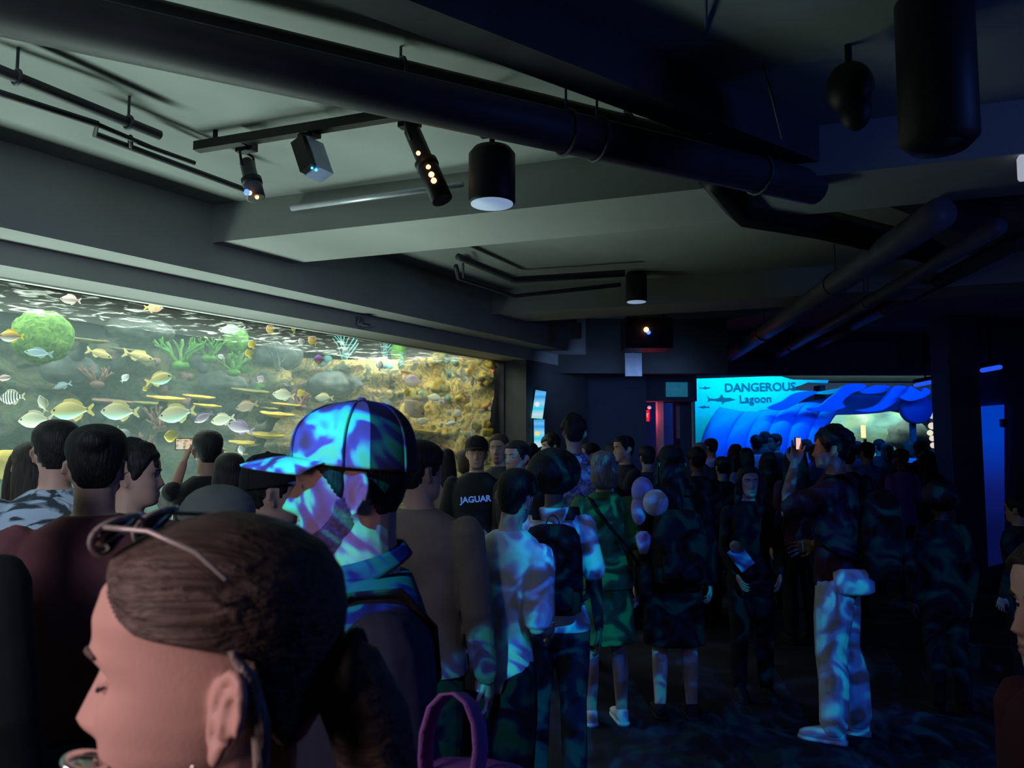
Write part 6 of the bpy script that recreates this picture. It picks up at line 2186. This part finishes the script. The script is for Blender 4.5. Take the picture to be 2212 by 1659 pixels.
# ------------------------------------------------------------------ far crowd
FAR = [
    (1536, 946, 10.4, 110, 0, 'black', 'short', 'lilac', 'person in a pale lilac tee before the blue wave'),
    (1512, 955, 9.4, 60, 1, 'ash', 'bob', 'navy', 'person with pale hair at the foot of the lagoon sign'),
    (1589, 958, 9.8, 90, 1, 'black', 'long', 'black', 'dark-haired person in black before the blue wave'),
    (1612, 966, 9.0, 90, 1, 'black', 'bob', 'blue', 'person in a deep blue top before the blue wave'),
    (1634, 941, 11.4, 80, 0, 'black', 'curly', 'lilac', 'person in a faded lilac tee under the blue wave'),
    (1652, 931, 12.7, 70, 0, 'black', 'short', 'navy', 'tall dark-haired person under the blue wave'),
    (1674, 936, 11.6, 190, 0, 'black', 'short', 'black', 'person with a phone-lit face under the blue wave'),
    (1741, 948, 11.8, 90, 0, 'black', 'short', 'blue', 'person in bright blue at the end of the wave'),
    (1757, 958, 10.6, 100, 1, 'dark', 'tail', 'blue', 'person in blue beside the raised arm'),
    (1560, 985, 7.6, 88, 0, 'black', 'short', 'black', 'person in black behind the black backpack'),
    (1505, 968, 7.2, 95, 0, 'black', 'curly', 'black', 'curly-haired person in black beside the black coat'),
    (1398, 962, 7.6, 90, 0, 'black', 'short', 'navy', 'dark person between the green dress and the exit'),
    (1872, 954, 8.8, 92, 0, 'black', 'short', 'blue', 'person in a bright blue patterned tee walking to the tunnel'),
    (1850, 952, 11.2, 90, 0, 'black', 'short', 'navy', 'person in navy at one side of the tunnel mouth'),
    (1899, 948, 12.4, 90, 0, 'black', 'short', 'black', 'person in black in the middle of the tunnel mouth'),
    (1916, 956, 10.6, 240, 1, 'ash', 'bob', 'charcoal', 'fair-haired person with a pale light at the tunnel mouth'),
    (1946, 968, 8.4, 100, 1, 'black', 'bun', 'purple', 'person in a purple tee by the tunnel'),
    (1964, 952, 12.0, 90, 1, 'brown', 'bob', 'sky', 'person in a pale blue top inside the tunnel'),
    (1988, 950, 10.2, 95, 0, 'black', 'short', 'black', 'broad person in black filling one side of the tunnel mouth'),
    (2003, 972, 9.0, 100, 1, 'black', 'long', 'navy', 'person in navy beside the dark column'),
    (1828, 962, 7.6, 85, 0, 'black', 'short', 'black', 'person in black behind the large backpack'),
    (1660, 975, 8.0, 92, 1, 'black', 'long', 'wine', 'person with long black hair in wine red before the wave'),
    (1275, 955, 7.6, 180, 0, 'black', 'short', 'charcoal', 'person in charcoal beside the floral shirt'),
    (1320, 958, 8.8, 100, 1, 'dark', 'tail', 'black', 'person with a ponytail beyond the green dress'),
    (1145, 955, 7.8, 90, 0, 'black', 'short', 'charcoal', 'person in charcoal under the info screens'),
    (1005, 968, 7.2, 120, 1, 'brown', 'bob', 'taupe', 'brown-haired person at the far end of the glass'),
]
for (x, y, Y, fc, fm, hr, st, tc_, lb) in FAR:
    person(x, y, Y, fc, lb, fem=bool(fm), hair=hr, style=st, topc=tc_, top='tee' if tc_ in ('lilac', 'blue', 'purple', 'sky') else 'long', botc='black', voxel=0.016, faces=(180 < fc < 300), skin=('tan', 'light', 'brown')[int(x) % 3], nz=24, na=28)
# ------------------------------------------------------------------ apply the deferred remeshes
if DEFER:
    bpy.context.view_layer.update()
    dg = bpy.context.evaluated_depsgraph_get()
    done = []
    for o in DEFER:
        me = bpy.data.meshes.new_from_object(o.evaluated_get(dg))
        done.append((o, me))
    for o, me in done:
        o.modifiers.clear()
        mats = [m for m in o.data.materials]
        o.data = me
        me.materials.clear()
        for m in mats:
            me.materials.append(m)
        me.polygons.foreach_set('use_smooth', [True] * len(me.polygons))
        me.update()

# hands join their bodies: one mesh for each person
HM = {}


def hand_mesh(curl, vox):
    k = (curl, vox)
    if k not in HM:
        o = hand_template(curl).build('tmp_hand', None)
        o.modifiers.new('r', 'REMESH').mode = 'VOXEL'
        o.modifiers['r'].voxel_size = vox
        sm_ = o.modifiers.new('s', 'SMOOTH')
        sm_.iterations = 2
        dg_ = bpy.context.evaluated_depsgraph_get()
        dg_.update()
        HM[k] = bpy.data.meshes.new_from_object(o.evaluated_get(dg_))
        bpy.data.objects.remove(o)
    return HM[k]


for nm, hs in HANDS.items():
    o = bpy.data.objects[nm]
    bm = bmesh.new()
    bm.from_mesh(o.data)
    for (Mh, cu, vx) in hs:
        me = hand_mesh(cu, vx).copy()
        me.transform(Mh)
        if Mh.determinant() < 0:
            me.flip_normals()
        bm.from_mesh(me)
        bpy.data.meshes.remove(me)
    for f_ in bm.faces:
        f_.smooth = True
    bm.to_mesh(o.data)
    bm.free()
